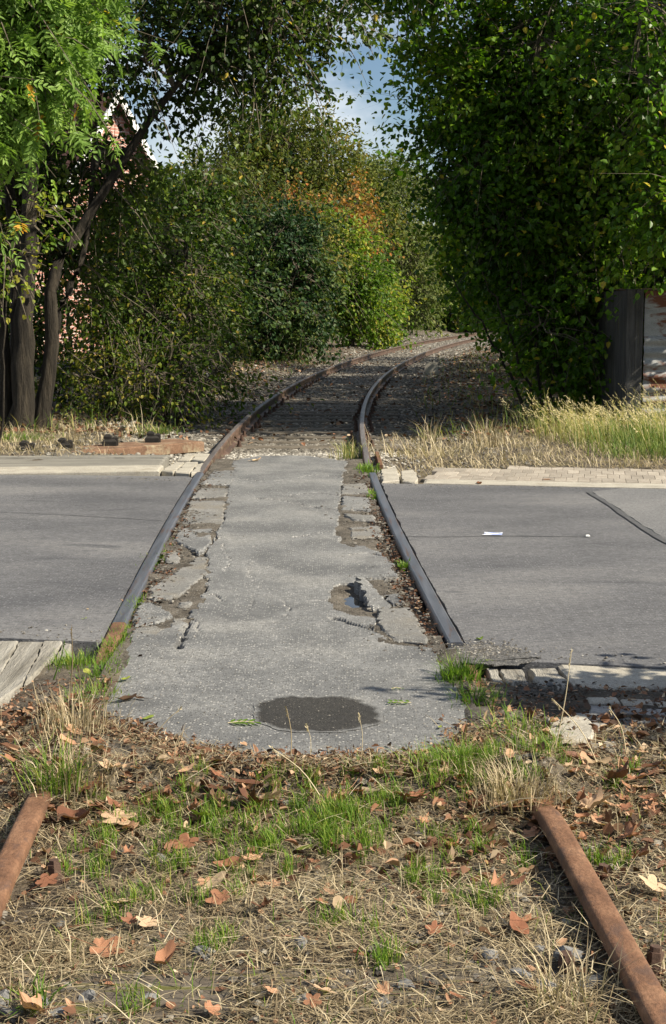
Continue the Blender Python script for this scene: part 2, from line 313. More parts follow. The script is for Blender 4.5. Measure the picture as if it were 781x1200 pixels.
M['grass'] = leafmat('green_grass', [(0, (.055, .11, .014)), (.5, (.12, .22, .026)), (.8, (.22, .29, .045)), (1, (.42, .36, .13))], .35, .5)
M['drygrass'] = leafmat('tall_dry_grass', [(0, (.07, .14, .03)), (.35, (.16, .21, .05)), (.65, (.4, .34, .15)), (1, (.62, .53, .33))], .3, .6)
M['fallen'] = leafmat('fallen_leaf', [(0, (.12, .06, .04)), (.3, (.27, .125, .075)), (.6, (.4, .22, .135)), (.85, (.54, .36, .24)), (1, (.57, .44, .31))], .15, .6, .25, True, True)
M['fallen_green'] = leafmat('fallen_green_leaf', [(0, (.14, .22, .04)), (.5, (.26, .32, .06)), (1, (.38, .38, .1))], .2, .5, .3, True, True)
M['fallen_dark'] = leafmat('fallen_dark_leaf', [(0, (.06, .035, .02)), (1, (.13, .075, .04))], .1, .6, .25, True, True)
M['fallen_pale'] = leafmat('fallen_pale_leaf', [(0, (.34, .26, .17)), (1, (.45, .38, .28))], .15, .6, .25, True, True)
M['crumb'] = leafmat('leaf_crumb', [(0, (.035, .022, .015)), (.4, (.11, .055, .032)), (.7, (.23, .115, .068)), (.9, (.36, .23, .145)), (1, (.46, .37, .26))], .1, .7, .2)
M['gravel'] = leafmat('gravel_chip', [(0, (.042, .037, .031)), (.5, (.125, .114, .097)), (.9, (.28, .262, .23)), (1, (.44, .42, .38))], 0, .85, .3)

# ------------------------------------------------------------------ where things run: track centre line, street edges, level of the ground
_ty = np.array([1, 3, 4.12, 6.46, 9, 12.54, 14.75, 20, 28.2, 39, 48.6, 57, 66, 80.])
_tx = np.array([.02, -.08, -.128, -.232, -.318, -.389, -.41, -.37, .065, 1.14, 2.4, 3.75, 5.5, 8.6])
_co = np.polyfit(_ty, _tx, 6)
def cx(y): return np.polyval(_co, np.clip(y, 0, 80))
HALF = .7525
def y_near(x): return 6.22 - .18 * x
def y_far(x): return 12.3 - .177 * x

def gz(x, y):
    x = np.asarray(x, float); y = np.asarray(y, float); d = x - cx(y); ad = np.abs(d)
    n = fbm(x, y, 1.7, 3, 4) - .5; n2 = fbm(x, y, 7, 9, 3) - .5
    fg = -.085 + .03 * sstep(4.0, 4.6, y) + .05 * n + .03 * n2 + .045 * np.exp(-((ad - HALF) / .25) ** 2) * sstep(4.1, 4.7, y)
    fg = fg + sstep(1.05, 1.3, ad) * .03 + (.04 + .035 * n2 + .03 * n) * np.exp(-((y - 4.58 + .12 * n + .08 * n2) / .13) ** 2) * (ad < .85)
    fg = fg * (1 - sstep(4.7, 4.85, y) * (ad < .62)) - .09 * sstep(4.7, 4.85, y) * (ad < .62); under = -.11 + 0 * x
    back = -.174 + .05 * sstep(16.6, 15.2, y) + .02 * n + sstep(1.3, 2.4, ad) * (.13 + .05 * n) + sstep(2.6, 6, ad) * .1 + sstep(3, 9, -d) * sstep(20, 30, y) * .2 - sstep(1.2, 1.6, ad) * (1 - sstep(1.8, 2.3, ad)) * .04 * sstep(17, 20, y)
    back = back + (.035 * n2) * sstep(1.2, 2, ad)
    a = sstep(-.15, .1, y - (y_near(x) - .32)); b = sstep(-.1, .25, y - (y_far(x) + 1.35 * sstep(-.3, .3, d) + .75 * sstep(-.3, .3, -d) - .1))
    a2 = sstep(-.1, .02, y - (y_near(x) - .1)); z = fg * (1 - a) + (-.048 * (1 - a2) + under * a2) * a
    return z * (1 - b) + back * b

# ground: one sheet to the horizon, finer where the camera is near
ax = np.concatenate([[-900, -300, -120, -60, -35, -22, -15, -10.5], np.arange(-8, -2, .2), np.arange(-2, 2, .05), np.arange(2, 8.01, .2), [10.5, 15, 22, 35, 60, 120, 300, 900]])
ay = np.concatenate([[-900, -300, -100, -40, -15, -6, -2, 0], np.arange(1, 7, .05), np.arange(7, 12, .2), np.arange(12, 20, .08), np.arange(20, 40, .3), np.arange(40, 90, 1.5), [100, 130, 200, 400, 900]])
GX, GY = np.meshgrid(ax, ay)
def grid_faces(nx, ny):
    i = np.arange(ny - 1)[:, None] * nx; j = np.arange(nx - 1)[None]
    return np.stack([i + j, i + j + 1, i + nx + j + 1, i + nx + j], -1).reshape(-1, 4)
mb = MB(); mb.add(np.c_[GX.ravel(), GY.ravel(), gz(GX, GY).ravel()], grid_faces(len(ax), len(ay)))
mb.build('ground', M['ground'], smooth=True, kind='structure')

# ------------------------------------------------------------------ street
def sheet(poly, z, thick=.09):
    mb = MB(); P = np.array(poly); n = len(P); i = np.arange(n); j = (i + 1) % n
    mb.add(np.vstack([np.c_[P, np.full(n, z - thick)], np.c_[P, np.full(n, z)]]), [np.stack([i, j, n + j, n + i], 1), np.array([np.arange(n, 2 * n)])])
    return mb
def edge(f, x0, x1, step, amp, seed):
    n = max(2, int(abs(x1 - x0) / step)); xs = np.linspace(x0, x1, n)
    return [(x, f(x) + amp * (fbm(x, seed, 4, seed, 4) - .5) * 2) for x in xs]
def rail_line(side, off, y0, y1, n, amp, seed):
    ys = np.linspace(y0, y1, n); return [(cx(y) + side * HALF + off + amp * (fbm(y, seed, 5, seed, 4) - .5) * 2, y) for y in ys]
road = empty('road', kind='structure')
xl = cx(6.4) - HALF - .06; xl2 = cx(12.6) - HALF - .06
p = edge(lambda x: y_near(x) - .03, -3, xl, .03, .012, 1)
p = [(-70, y_near(-70))] + p + rail_line(-1, -.041, y_near(xl), y_far(xl2) + .1, 120, .003, 3) + [(-1.25, 12.72), (-2.4, 12.83), (-2.9, 12.82), (-70, y_far(-70))]
sheet(p, -.008).build('road_surface', M['road'], road, label='dark asphalt road surface left of the rails')
xr = cx(6.1) + HALF + .06; xr2 = cx(12.2) + HALF + .06
p = rail_line(1, .045, y_far(xr2), y_near(xr) + .02, 120, .012, 5) + edge(lambda x: y_near(x) - .06, xr + .02, 3, .03, .014, 7) + [(70, y_near(70)), (70, y_far(70)), (3, y_far(3))]
sheet(p[::-1], -.008).build('road_surface', M['road'], road, label='dark asphalt road surface right of the rails')
# lighter older repair at the right and the tar seam along it
a = [g(690, 576), g(716, 592), g(746, 613), g(781, 634), g(860, 672)]
p = roughen([(q[0] + .03, q[1]) for q in a] + [(6, 7.6), (6, y_far(6) - .03), (2.3, y_far(2.3) - .03)], .08, .006, 4)
sheet(p, -.004, .004).build('asphalt_patch', M['patch'], road, label='lighter grey asphalt repair on the right road')
def seam(pts, w, mat, name='tar_seam', z=-.0015, **k):
    P = curve([(q[0], q[1], 0) for q in pts], 40)[:, :2]; T = unit(np.gradient(P, axis=0)); Nn = np.c_[-T[:, 1], T[:, 0]]
    ww = w * (.55 + .9 * np.array([fbm(i * .35, w * 100, 1, 5, 3) for i in range(40)])); mb = MB()
    A = P + Nn * ww[:, None] / 2; B = P - Nn * ww[:, None] / 2
    V = np.vstack([np.c_[A, np.full(40, z)], np.c_[B, np.full(40, z)]]); i = np.arange(39)
    mb.add(V, np.stack([40 + i, 40 + i + 1, i + 1, i], 1)); return mb.build(name, mat, road, **k)
seam(a, .045, M['tar'])
seam([g(452, 627), g(520, 628), g(600, 627), g(690, 628)], .014, M['tar'], z=-.003)
seam([g(2, 599), g(70, 602), g(140, 606), g(190, 609)], .012, M['tar'], z=-.003)

# ------------------------------------------------------------------ the railway: rails, sleepers, bolts
track = empty('railway_track', (0, 0, 0), label='old rusty railway track crossing the road and curving right under trees', cat='railway track')
PROF0 = np.array([(-.012, 0), (-.025, -.001), (-.0325, -.006), (-.035, -.014), (-.035, -.034), (-.009, -.042), (-.009, -.115), (-.062, -.128), (-.062, -.14), (.062, -.14), (.062, -.128), (.009, -.115), (.009, -.042), (.035, -.034), (.035, -.014), (.0325, -.006), (.025, -.001), (.012, 0)])
def rail(side, y0, y1, n, mat, zf=lambda y: 0 * y, worn=False, **k):
    PROF = PROF0.copy()
    if worn: PROF[:5] = [(-.016, 0), (-.025, -.0015), (-.0315, -.006), (-.0345, -.013), (-.034, -.034)]; PROF[-5:] = [(.034, -.034), (.0345, -.013), (.0315, -.006), (.025, -.0015), (.016, 0)]
    ys = np.linspace(y0, y1, n); xs = cx(ys) + side * HALF; P = np.c_[xs, ys, zf(ys)]
    T = unit(np.gradient(P, axis=0)); Nn = np.c_[T[:, 1], -T[:, 0], 0 * ys]; m = len(PROF)
    V = P[:, None] + PROF[None, :, 0:1] * Nn[:, None] + PROF[None, :, 1:2] * np.array([0, 0, 1.])
    i = np.arange(n - 1)[:, None] * m; j = np.arange(m)[None]; j2 = (j + 1) % m
    mb = MB(); mb.add(V.reshape(-1, 3), [np.stack([i + j2, i + j, i + m + j, i + m + j2], -1).reshape(-1, 4), np.array([np.arange(m)]), np.array([np.arange((n - 1) * m, n * m)[::-1]])])
    o = mb.build('rail', mat, track, worn, **k)
    if worn: o.data.set_sharp_from_angle(angle=math.radians(40))
    if y1 > 70:
        o.data.materials.append(M['lit_rail_top'])
        for f in o.data.polygons:
            if f.normal.z > .9 and f.center.z > -.045: f.material_index = 1
    return o
sag = lambda y: -.07 * sstep(4.25, 4.75, y)
sagr = lambda y: -.07 * sstep(4.1, 4.6, y)
rail(-1, 1.2, 5.3, 30, M['rust'], sag, True, label='rusty rail at the bottom left sinking into the weeds')
rail(1, 1.2, 5.3, 30, M['rust'], sagr, True, label='rusty rail at the bottom right sinking into the leaves')
rail(-1, 5.75, 6.75, 14, M['rust'], lambda y: -.03 * (1 - sstep(5.7, 6.3, y)), label='brown near end of the left crossing rail')
rail(-1, 6.753, 12.95, 60, M['steel'], lambda y: -.03 * (1 - sstep(5.7, 6.3, y)), label='worn rail with painted sky reflection along the left of the crossing')
rail(1, 6.34, 12.95, 60, M['steel'], label='worn rail with painted sky reflection along the right of the crossing')
rail(-1, 12.956, 78, 160, M['shaded_rust'], label='rusty left rail curving away under the trees')
rail(1, 13.9, 78, 160, M['shaded_rust'], lambda y: -.04 * (1 - sstep(14.2, 14.8, y)), label='rusty right rail curving away under the trees')
# check rail stub beside the far right rail
ys = np.linspace(14.0, 15.3, 5)
mb = MB(); box(mb, .43, .475, 14.15, 15.4, -.14, -.055, b=.008); mb.build('guide_rail', M['rust'], track)

mb = MB(); box(mb, -1.25, 1.25, -.12, .12, -.16, 0, b=.012); tie_me = mb.mesh('sleeper', M['tie'])
mb = MB(); box(mb, -.09, .09, -.075, .075, 0, .018, b=.005); plate_me = mb.mesh('baseplate', M['dark_iron'])
def hexbolt(mat):
    mb = MB()
    for r, z0, z1, k in ((.034, 0, .012, 12), (.026, .012, .03, 12), (.02, .03, .062, 6), (.015, .062, .074, 6)):
        an = np.linspace(0, 2 * np.pi, k, endpoint=False); c = np.c_[np.cos(an) * r, np.sin(an) * r]; i = np.arange(k); j = (i + 1) % k
        mb.add(np.vstack([np.c_[c, np.full(k, z0)], np.c_[c * .97, np.full(k, z1)]]), [np.stack([i, j, k + j, k + i], 1), np.array([np.arange(k, 2 * k)])])
    return mb.mesh('bolt', mat)
bolt_me = hexbolt(M['dark_iron']); bolt_grey = hexbolt(M['stone'])
y = 16.9; k = 0
while y < 66:
    sl = math.atan(float(cx(y + .3) - cx(y - .3)) / .6)
    t = obj('sleeper', tie_me, track, (float(cx(y)) + random.uniform(-.03, .03), y, -.146 - .02 * min(1, max(0, (y - 22) / 15)) + random.uniform(-.01, .004)), (random.uniform(-.02, .02), 0, -sl + random.uniform(-.015, .015)))
    if y < 32:
        for s in (-1, 1):
            for e in (-1, 1):
                obj('bolt', bolt_me, t, (s * HALF + e * .1, random.uniform(-.03, .03), 0), (0, 0, random.random() * 6))
    y += .64 + random.uniform(-.03, .03); k += 1
# foreground sleepers, almost buried, and the screw bolts that show beside the rails
mb = MB(); box(mb, -1.3, 1.3, -.13, .13, -.16, 0, b=.015); mt_me = mb.mesh('sleeper', M['mossy_tie'])
ties = []
for yy, zz in ((3.2, -.083), (3.87, -.12), (4.5, -.15), (2.5, -.1)):
    ties.append(obj('sleeper', mt_me, track, (float(cx(yy)), yy, zz), (0, 0, .03), label='mossy half buried timber sleeper' if yy == 3.2 else None))
for yy, x, z, mt, s in ((3.84, -.745, -.1, bolt_me, 1.0), (3.25, -.84, -.095, bolt_me, 1.05), (3.14, -.775, -.1, bolt_grey, .95), (3.12, -.86, -.105, bolt_me, 1.0),
                  (3.27, .545, -.105, bolt_me, 1.05), (3.27, .74, -.09, bolt_me, 1.0), (3.86, .72, -.12, bolt_me, 1.0)):
    obj('bolt', mt, track, (x, yy, z), (random.uniform(-.15, .15), random.uniform(-.15, .15), random.random() * 6), s)

# ------------------------------------------------------------------ paving of the crossing between the rails
def G(*pts, z=-.008): return [g(a, b, z) for a, b in pts]
cross = empty('crossing_pavement', kind='structure')
def ZP(ox, oy, sc, pts): return [g(ox + a / sc, oy + b / sc, -.008) for a, b in pts]
main = G((272, 540), (300, 534), (360, 533), (408, 540), (402, 560), (398, 590), (396, 618), (404, 636), (428, 640), (456, 652), (466, 676), (440, 676), (415, 682), (390, 684), (386, 698), (393, 714),
         (420, 720), (440, 722), (444, 738), (452, 752), (500, 756), (520, 775), (534, 800), (556, 850), (548, 884), (500, 894), (440, 892), (380, 898), (320, 896), (250, 888), (190, 872), (130, 850), (118, 838),
         (134, 800), (148, 768), (152, 742), (176, 736), (198, 734), (222, 722), (236, 706), (232, 692), (240, 668), (244, 645), (250, 625), (262, 612), (266, 590), (268, 570), (274, 555))
hx = np.arange(-1.05, .62, .0125); hy = np.concatenate([np.arange(4.4, 9, .0125), np.arange(9, 14.6, .025)])
HX, HY = np.meshgrid(hx, hy)
wx = HX + .035 * (fbm(HX, HY, 9, 21, 4) - .5) * 2; wy = HY + .06 * (fbm(HX, HY, 9, 31, 4) - .5) * 2
ins = inpoly(wx, wy, main)
mk = ins.astype(float)
for _ in range(2): mk = (mk + np.roll(mk, 1, 0) + np.roll(mk, -1, 0) + np.roll(mk, 1, 1) + np.roll(mk, -1, 1)) / 5
Z = np.where(ins, -.010 + .012 * (fbm(HX, HY, 1.6, 41, 3) - .5), -.02) - .085 * sstep(.62, .08, mk)
cracks = [  # (polyline on the photograph, half width in metres, depth)
    ([(300, 583), (330, 586), (372, 594), (398, 598)], .012, .03), ([(340, 580), (372, 577), (398, 580)], .008, .02), ([(395, 620), (360, 628), (330, 630)], .006, .015),
    ([(456, 652), (430, 648), (400, 652)], .008, .03), ([(392, 700), (360, 703)], .006, .02), ([(444, 738), (420, 730), (400, 724), (390, 722)], .012, .05),
    ([(240, 668), (236, 690), (220, 700), (206, 712)], .02, .05), ([(222, 722), (216, 740), (214, 752), (208, 758)], .015, .035), ([(232, 700), (250, 696), (262, 704)], .006, .02), ([(244, 640), (252, 632), (250, 622)], .012, .03),
    ([(150, 742), (172, 728), (190, 716), (206, 712)], .008, .02), ([(262, 612), (256, 632), (268, 650), (264, 668)], .006, .02), ([(440, 722), (470, 712), (494, 700)], .008, .02), ([(300, 640), (292, 668), (300, 690), (290, 712)], .005, .012), ([(205, 700), (230, 730), (228, 748)], .006, .02), ([(350, 560), (372, 556), (404, 560)], .006, .02), ([(280, 560), (310, 564), (335, 562)], .006, .015),
    ([(396, 618), (404, 632), (416, 640)], .03, .04), ([(330, 700), (336, 712), (332, 724)], .004, .01)]
for pl, w, dep in cracks:
    q = curve([(*g(*c, -.008), 0) for c in pl], 60)[:, :2]; dmin = np.full(HX.shape, 9.)
    for c in q: dmin = np.minimum(dmin, np.hypot(wx - c[0], (wy - c[1]) * .55))
    ww = w * (.4 + 1.2 * vnoise(HX, HY, 14, 77)); Z -= dep * (1 - sstep(.35, 1, dmin / np.maximum(ww, 1e-4)))
F = grid_faces(len(hx), len(hy)); keep = (mk.ravel()[F] > .05).any(1)
mb = MB(); mb.add(np.c_[HX.ravel(), HY.ravel(), Z.ravel()], F[keep]); mb.build('asphalt', M['old_asphalt'], cross, smooth=False, label='worn pale grey asphalt between the rails')
# soil bed under the broken edges
sx = np.arange(-1.2, .62, .04); sy = np.arange(4.62, 14.2, .04); SX, SY = np.meshgrid(sx, sy)
lim = (np.abs(SX - cx(SY)) < HALF - .02)
SZ = -.019 - .06 * sstep(4.8, 4.65, SY) + .022 * (fbm(SX, SY, 6, 51, 4) - .5) * 2
SZ -= .035 * (inpoly(SX, SY, main) & inpoly(SX + .04, SY, main) & inpoly(SX - .04, SY, main) & inpoly(SX, SY + .06, main)); pc = g(420, 705, -.03); SZ -= .03 * np.exp(-(((SX - pc[0]) / .2) ** 2 + ((SY - pc[1]) / .35) ** 2))
SZ = SZ + .02 * np.exp(-((np.abs(SX - cx(SY)) - .72) / .06) ** 2) * sstep(6.6, 6.2, SY) - .05 * np.exp(-((SX - cx(SY) - .67) / .05) ** 2) * sstep(6.5, 6.8, SY) * (1 - sstep(9.5, 11, SY))
F = grid_faces(len(sx), len(sy)); keep = lim.ravel()[F].all(1)
mb = MB(); mb.add(np.c_[SX.ravel(), SY.ravel(), SZ.ravel()], F[keep]); mb.build('soil_bed', M['soil'], cross, smooth=True)
# broken pieces along both rails
pieces = []
s4 = 4.594
for pts in ([(560, 92), (690, 95), (645, 172), (495, 170)], [(482, 188), (645, 188), (612, 240), (442, 246)], [(432, 262), (612, 264), (600, 384), (388, 376)], [(378, 398), (545, 400), (530, 500), (480, 545), (430, 520), (340, 470)],
            [(305, 540), (368, 532), (366, 592), (300, 588)], [(470, 560), (520, 560), (520, 640), (455, 700), (395, 755), (330, 780), (225, 788), (205, 735), (330, 660)], [(165, 802), (230, 815), (300, 850), (330, 878), (285, 905), (130, 930), (120, 905)],
            [(335, 892), (408, 884), (402, 925), (335, 936)], [(370, 805), (440, 800), (430, 826), (372, 828)], [(430, 845), (500, 835), (510, 870), (440, 890)], [(130, 945), (250, 930), (300, 950), (220, 1000), (90, 1000)]):
    pieces.append((ZP(130, 530, s4, pts), (random.uniform(-.03, .03), random.uniform(-.02, .02)), 0))
s3 = 3.905
for pts, tl, dz in (([(165, 28), (268, 22), (280, 72), (158, 70)], (0, 0), 0), ([(165, 82), (282, 92), (288, 148), (160, 142)], (.01, .01), 0), ([(158, 158), (308, 170), (312, 198), (215, 192)], (0, -.02), 0),
                    ([(195, 222), (328, 214), (350, 262), (205, 270)], (.0, .0), -.004), ([(228, 478), (262, 478), (330, 535), (385, 575), (300, 590), (244, 525)], (-.14, .05), .012), ([(322, 596), (470, 592), (500, 650), (552, 752), (420, 745), (338, 690)], (.015, 0), .002),
                    ([(488, 644), (512, 650), (540, 702), (500, 688)], (.05, 0), -.006), ([(345, 520), (410, 522), (450, 560), (395, 572)], (.12, .02), -.01), ([(360, 440), (425, 432), (428, 458), (350, 460)], (0, 0), -.006), ([(180, 632), (300, 622), (310, 640), (170, 640)], (0, .06), -.012)):
    pieces.append((ZP(360, 560, s3, pts), tl, dz))
for i, (pl, tl, dz) in enumerate(pieces):
    slab(roughen(pl, .022, .009, i), -.075, -.008 + dz, tl, .01).build('paving_piece', M['side_asphalt'] if i % 3 else M['old_asphalt'], cross)
# puddle in the pothole and drying wet spot
p = roughen(G((396, 712), (402, 702), (412, 699), (420, 702), (430, 708), (437, 716), (420, 718), (404, 716), z=-.04), .02, .004, 5)
sheet(p, -.041, .01).build('puddle', M['water'], label='small puddle reflecting the sky inside the pothole', kind='structure')
an = np.linspace(0, 2 * np.pi, 90, endpoint=False); c = g(369, 835, -.008); 
rr = 1 + .16 * (fbm(np.cos(an) * 2 + 5, np.sin(an) * 2, 1, 3, 3) - .5) * 2 - .10 * np.exp(-((an - 1.55) / .2) ** 2)
p = [(c[0] + .235 * r * math.cos(t), c[1] + .26 * r * math.sin(t)) for r, t in zip(rr, an)]
zz = []
mb = MB(); rings = np.linspace(0, 1, 14); V = []
for s in rings[1:]:
    for q in p:
        x_ = c[0] + (q[0] - c[0]) * s; y_ = c[1] + (q[1] - c[1]) * s; V.append((x_, y_, -.010 + .012 * (float(fbm(x_, y_, 1.6, 41, 3)) - .5) + .0025))
V = np.array(V); i = np.arange(90); j = (i + 1) % 90
fs = [np.stack([k * 90 + i, k * 90 + j, (k + 1) * 90 + j, (k + 1) * 90 + i], 1) for k in range(12)] + [np.array([i])]
mb.add(V, fs, np.repeat(1.15 * (1 - rings[1:] ** 5), 90)); mb.build('wet_patch', M['wet'], cross, label='dark damp patch drying on the asphalt')

# ------------------------------------------------------------------ slabs, boards, kerbs and pavers beside the road
def pieces_obj(name, label, cat, polys, z0, z1, mat, part, amp=.006, step=.05, chip=.008):
    r = empty(name, label=label, cat=cat)
    for i, pl in enumerate(polys):
        slab(roughen(pl, step, amp, i + 20), z0, z1 + random.uniform(-.006, .004), (random.uniform(-.01, .01),) * 2, chip).build(part, mat, r)
    return r
pieces_obj('timber_crossing_slab', 'weathered grey timber slabs beside left rail at the near road edge', 'paving slab',
           [G((-70, 752), (22, 750), (-5, 800), (-90, 830)), G((24, 749), (52, 749), (27, 799), (-4, 823), (-22, 830)), G((53.5, 749), (74, 749), (58, 772), (40, 788), (28, 800)), G((75, 750), (84, 751), (76, 770), (62, 776))], -.12, -.012, M['plank'], 'slab', .003)
pieces_obj('sunken_slab', 'mossy grey slab remains sunk in litter beside the left foreground rail', 'paving slab',
           [G((-30, 838), (40, 826), (56, 850), (10, 880), (-60, 886)), G((-50, 892), (20, 884), (24, 915), (-40, 930))], -.12, -.03, M['plank'], 'slab')
pieces_obj('timber_crossing_slab', 'broken weathered timber blocks at the near end of the right road rail', 'paving slab',
           [G((570, 778), (582, 778), (597, 808), (585, 810)), G((586, 778), (614, 779), (622, 806), (600, 808)), G((620, 779), (650, 778), (664, 796), (662, 806), (634, 808))], -.12, -.02, M['plank'], 'slab')
pieces_obj('rusty_check_plate', 'rusty brown plate between the grass tuft and timber blocks', 'steel plate', [G((540, 774), (556, 776), (572, 806), (560, 806))], -.1, -.012, M['rust'], 'plate', .002)
pieces_obj('concrete_slab', 'pale concrete gutter slab along the near right road edge', 'concrete slab', [G((652, 774), (781, 780), (900, 786), (900, 812), (781, 803), (700, 803), (672, 800), (664, 788))], -.12, -.014, M['concrete'], 'slab', .004)
pieces_obj('concrete_slab', 'grey concrete slab lying in the shade between leaves and bricks', 'concrete slab', [G((641, 838), (690, 832), (698, 852), (690, 864), (644, 866))], -.12, -.022, M['concrete'], 'slab', .006)
r = empty('kerb_stones', label='row of narrow kerb stones between concrete slab and dark pavers', cat='kerb')
x = .955
while x < 1.9:
    w = .115; y0 = 5.735 - .18 * x
    mb = MB(); box(mb, x, x + w, y0 - .16, y0 - .085, -.12, -.016 + random.uniform(-.004, .003), b=.006); mb.build('kerb_stone', M['concrete'], r); x += w + .008
r = empty('brick_pavement', kind='structure')
mb = MB(); box(mb, -.097, .097, -.047, .047, -.08, 0, b=.006); br_me = mb.mesh('brick', M['dark_paver'])
for i in range(5):
    for j in range(8):
        x = .84 + j * .1985 + (i % 2) * .1 - .0178 * i; y0 = 5.735 - .18 * (.84 + j * .1985 + (i % 2) * .1) - .222 - i * .0985
        if x < .86 + .03 * i and i < 4 and random.random() < .6: continue
        obj('brick', br_me, r, (x, y0, -.022 + random.uniform(-.003, .002) - .003 * i), (random.uniform(-.02, .02), random.uniform(-.015, .015), -.178 + random.uniform(-.015, .015)))
# far right: gutter strip, block remains and paver pavement
pieces_obj('concrete_slab', 'long pale concrete strip along the far right road edge', 'concrete slab', [[(.74, y_far(.74) + .008), (5.5, y_far(5.5) + .008), (5.5, y_far(5.5) + .33), (.78, y_far(.78) + .33)]], -.12, -.004, M['concrete'], 'slab', .005, .2)
pieces_obj('concrete_blocks', 'two cracked concrete blocks at the far end of the right rail', 'concrete block', [G((447, 551), (465, 549), (468, 563), (449, 565)), G((470, 552), (484, 550), (490, 560), (487, 565), (472, 563))], -.12, -.004, M['concrete'], 'block', .008)
r = empty('pavement', kind='structure')
mb = MB(); box(mb, -.0482, .0482, -.1425, .1425, -.08, 0, b=.003); pv_me = mb.mesh('brick', M['paver'])
for i in range(4):
    for j in range(46):
        lx = j * .0985; lx += .049 * (i % 2); ly = i * .294; x = .84 + lx * .9845 + ly * .1753; y0 = y_far(.84) + .5 - lx * .1753 + ly * .9845
        if i == 3 and x < 1.6: continue
        obj('brick', pv_me, r, (x, y0, -.004 + random.uniform(-.0015, .0015)), (random.uniform(-.006, .006), random.uniform(-.01, .01), -.176 + random.uniform(-.006, .006)))
# far left: concrete strip, boards, cracked blocks, the rusty rail lying along the verge
yl = lambda px, row, z=-.004: g(px, row, z)
pieces_obj('concrete_slab', 'pale sandy concrete strip along the far left road edge', 'concrete slab', [[g(-150, 556, -.004), g(186, 553, -.004), g(192, 546.5, -.004), g(-150, 548, -.004)]], -.12, -.004, M['concrete'], 'slab', .004, .2)
r = empty('timber_boards', label='four weathered grey boards laid along the far left road edge', cat='boards')
for a, b in ((547.6, 546.1), (543.9, 543.1), (540.2, 539.8), (536.6, 536.6)):
    pl = [g(-150, a, 0), g(188 + (547 - b) * .6, b, 0), g(189 + (547 - b) * .9, b - 3.2, 0), g(-150, a - 3.3, 0)]
    slab(roughen(pl, .12, .008, int(a)), -.1, random.uniform(-.004, .006), (0, 0), .008).build('board', M['board'], r)
pieces_obj('concrete_blocks', 'cracked pale concrete blocks beside the far end of left rail', 'concrete block',
           [G((190, 552), (207, 541), (216, 541), (203, 554)), G((206, 554), (219, 541), (232, 541), (222, 555)), G((209, 539), (220, 531), (228, 532), (222, 539)), G((225, 539), (232, 532), (246, 532), (240, 541)), G((224, 555), (235, 543), (241, 543), (234, 554))], -.12, -.002, M['concrete'], 'block', .008)
oldr = empty('old_rail', label='flat rusty rail lying along the left verge with black clamps', cat='rail')
A = np.array([*g(-160, 533, .06)]); B = np.array([*g(205, 509, .03)]); T = (B - A) / np.linalg.norm(B - A); Nn = np.array([-T[1], T[0]])
def strip(a, b, w0, w1, z0, z1, name, mat):
    P = [a + Nn * w0, b + Nn * w0, b + Nn * w1, a + Nn * w1]; return slab(roughen([tuple(q) for q in P], .2, .006, 3), z0, z1, (0, 0), .012).build(name, mat, oldr)
strip(A, B, -.02, .09, -.12, .02, 'rail_head', M['flat_rust']); strip(A, B, -.52, -.03, -.12, -.012, 'base_plate', M['flat_rust'])
for px in (5, 48, 102, 155):
    t = (px + 150) / 350; c = A + (B - A) * t
    mb = MB(); box(mb, -.075, .075, -.06, .06, -.06, .03, b=.025); box(mb, -.06, .02, -.04, .05, .03, .075, b=.02); box(mb, .03, .085, -.03, .03, -.05, .055, b=.015)
    mb.build('clamp', M['black_iron'], oldr).location = (c[0] - Nn[0] * .22, c[1] - Nn[1] * .22, .03)
    oldr.children[-1].rotation_euler = (random.uniform(-.2, .2), random.uniform(-.25, .25), random.uniform(-.8, .8))

sheet(roughen(G((520, 764), (545, 757), (575, 756), (600, 762), (632, 772), (600, 781), (560, 779), (536, 776)), .02, .01, 8), -.003, .004).build('crumbled_tar', M['crumbled'], road, label='dark crumbled asphalt at the end of the right rail')
# small loose things on the road
mb = MB(); q = g(577, 626, 0); 
for k in range(3):
    a = k * 1.9; mb.add([(-.07 + k * .02, -.03, .002), (.06, -.04 + .02 * k, .004), (.07, .04, .02 - .005 * k), (-.05, .03 + .01 * k, .012 * k)], np.array([[0, 1, 2, 3]]))
o = mb.build('litter', M['litter'], label='crumpled white and blue wrapper on the right road', cat='litter'); o.location = (q[0], q[1], -.002); o.scale = (1, .7, .5)
mb = MB(); q = g(689, 628, 0); box(mb, -.013, .013, -.012, .012, 0, .01, b=.004)
mb.build('litter', M['white'], label='tiny white scrap on the right road beyond wrapper', cat='litter').location = (q[0], q[1], -.003)

# ------------------------------------------------------------------ house, shed, path, marker behind
h = empty('brick_house', (-5.45, 38, 0), .85, label='pink brick house gable with white verge behind the left tree', cat='house')
mb = MB(); W = 2.8; D = 8; EV = 2.6; AP = 6.5
mb.add([(-W, 0, -.3), (W, 0, -.3), (W, 0, EV), (0, 0, AP), (-W, 0, EV), (-W, D, -.3), (W, D, -.3), (W, D, EV), (0, D, AP), (-W, D, EV)], [np.array([[0, 1, 2, 3, 4]]), np.array([[9, 8, 7, 6, 5]]), np.array([[1, 6, 7, 2], [5, 0, 4, 9]])])
mb.build('wall', M['brick'], h)
mb = MB(); sl = (AP - EV) / W
for s in (-1, 1):
    e = W + .3; zt = AP - sl * e
    v = [(0, -.2, AP + .02), (s * e, -.2, zt + .02), (s * e, D + .2, zt + .02), (0, D + .2, AP + .02)]
    v += [(a, b, c + .16) for a, b, c in v]; mb.add(v, BOXF if s < 0 else BOXF[:, ::-1])
mb.build('roof', M['roof'], h)
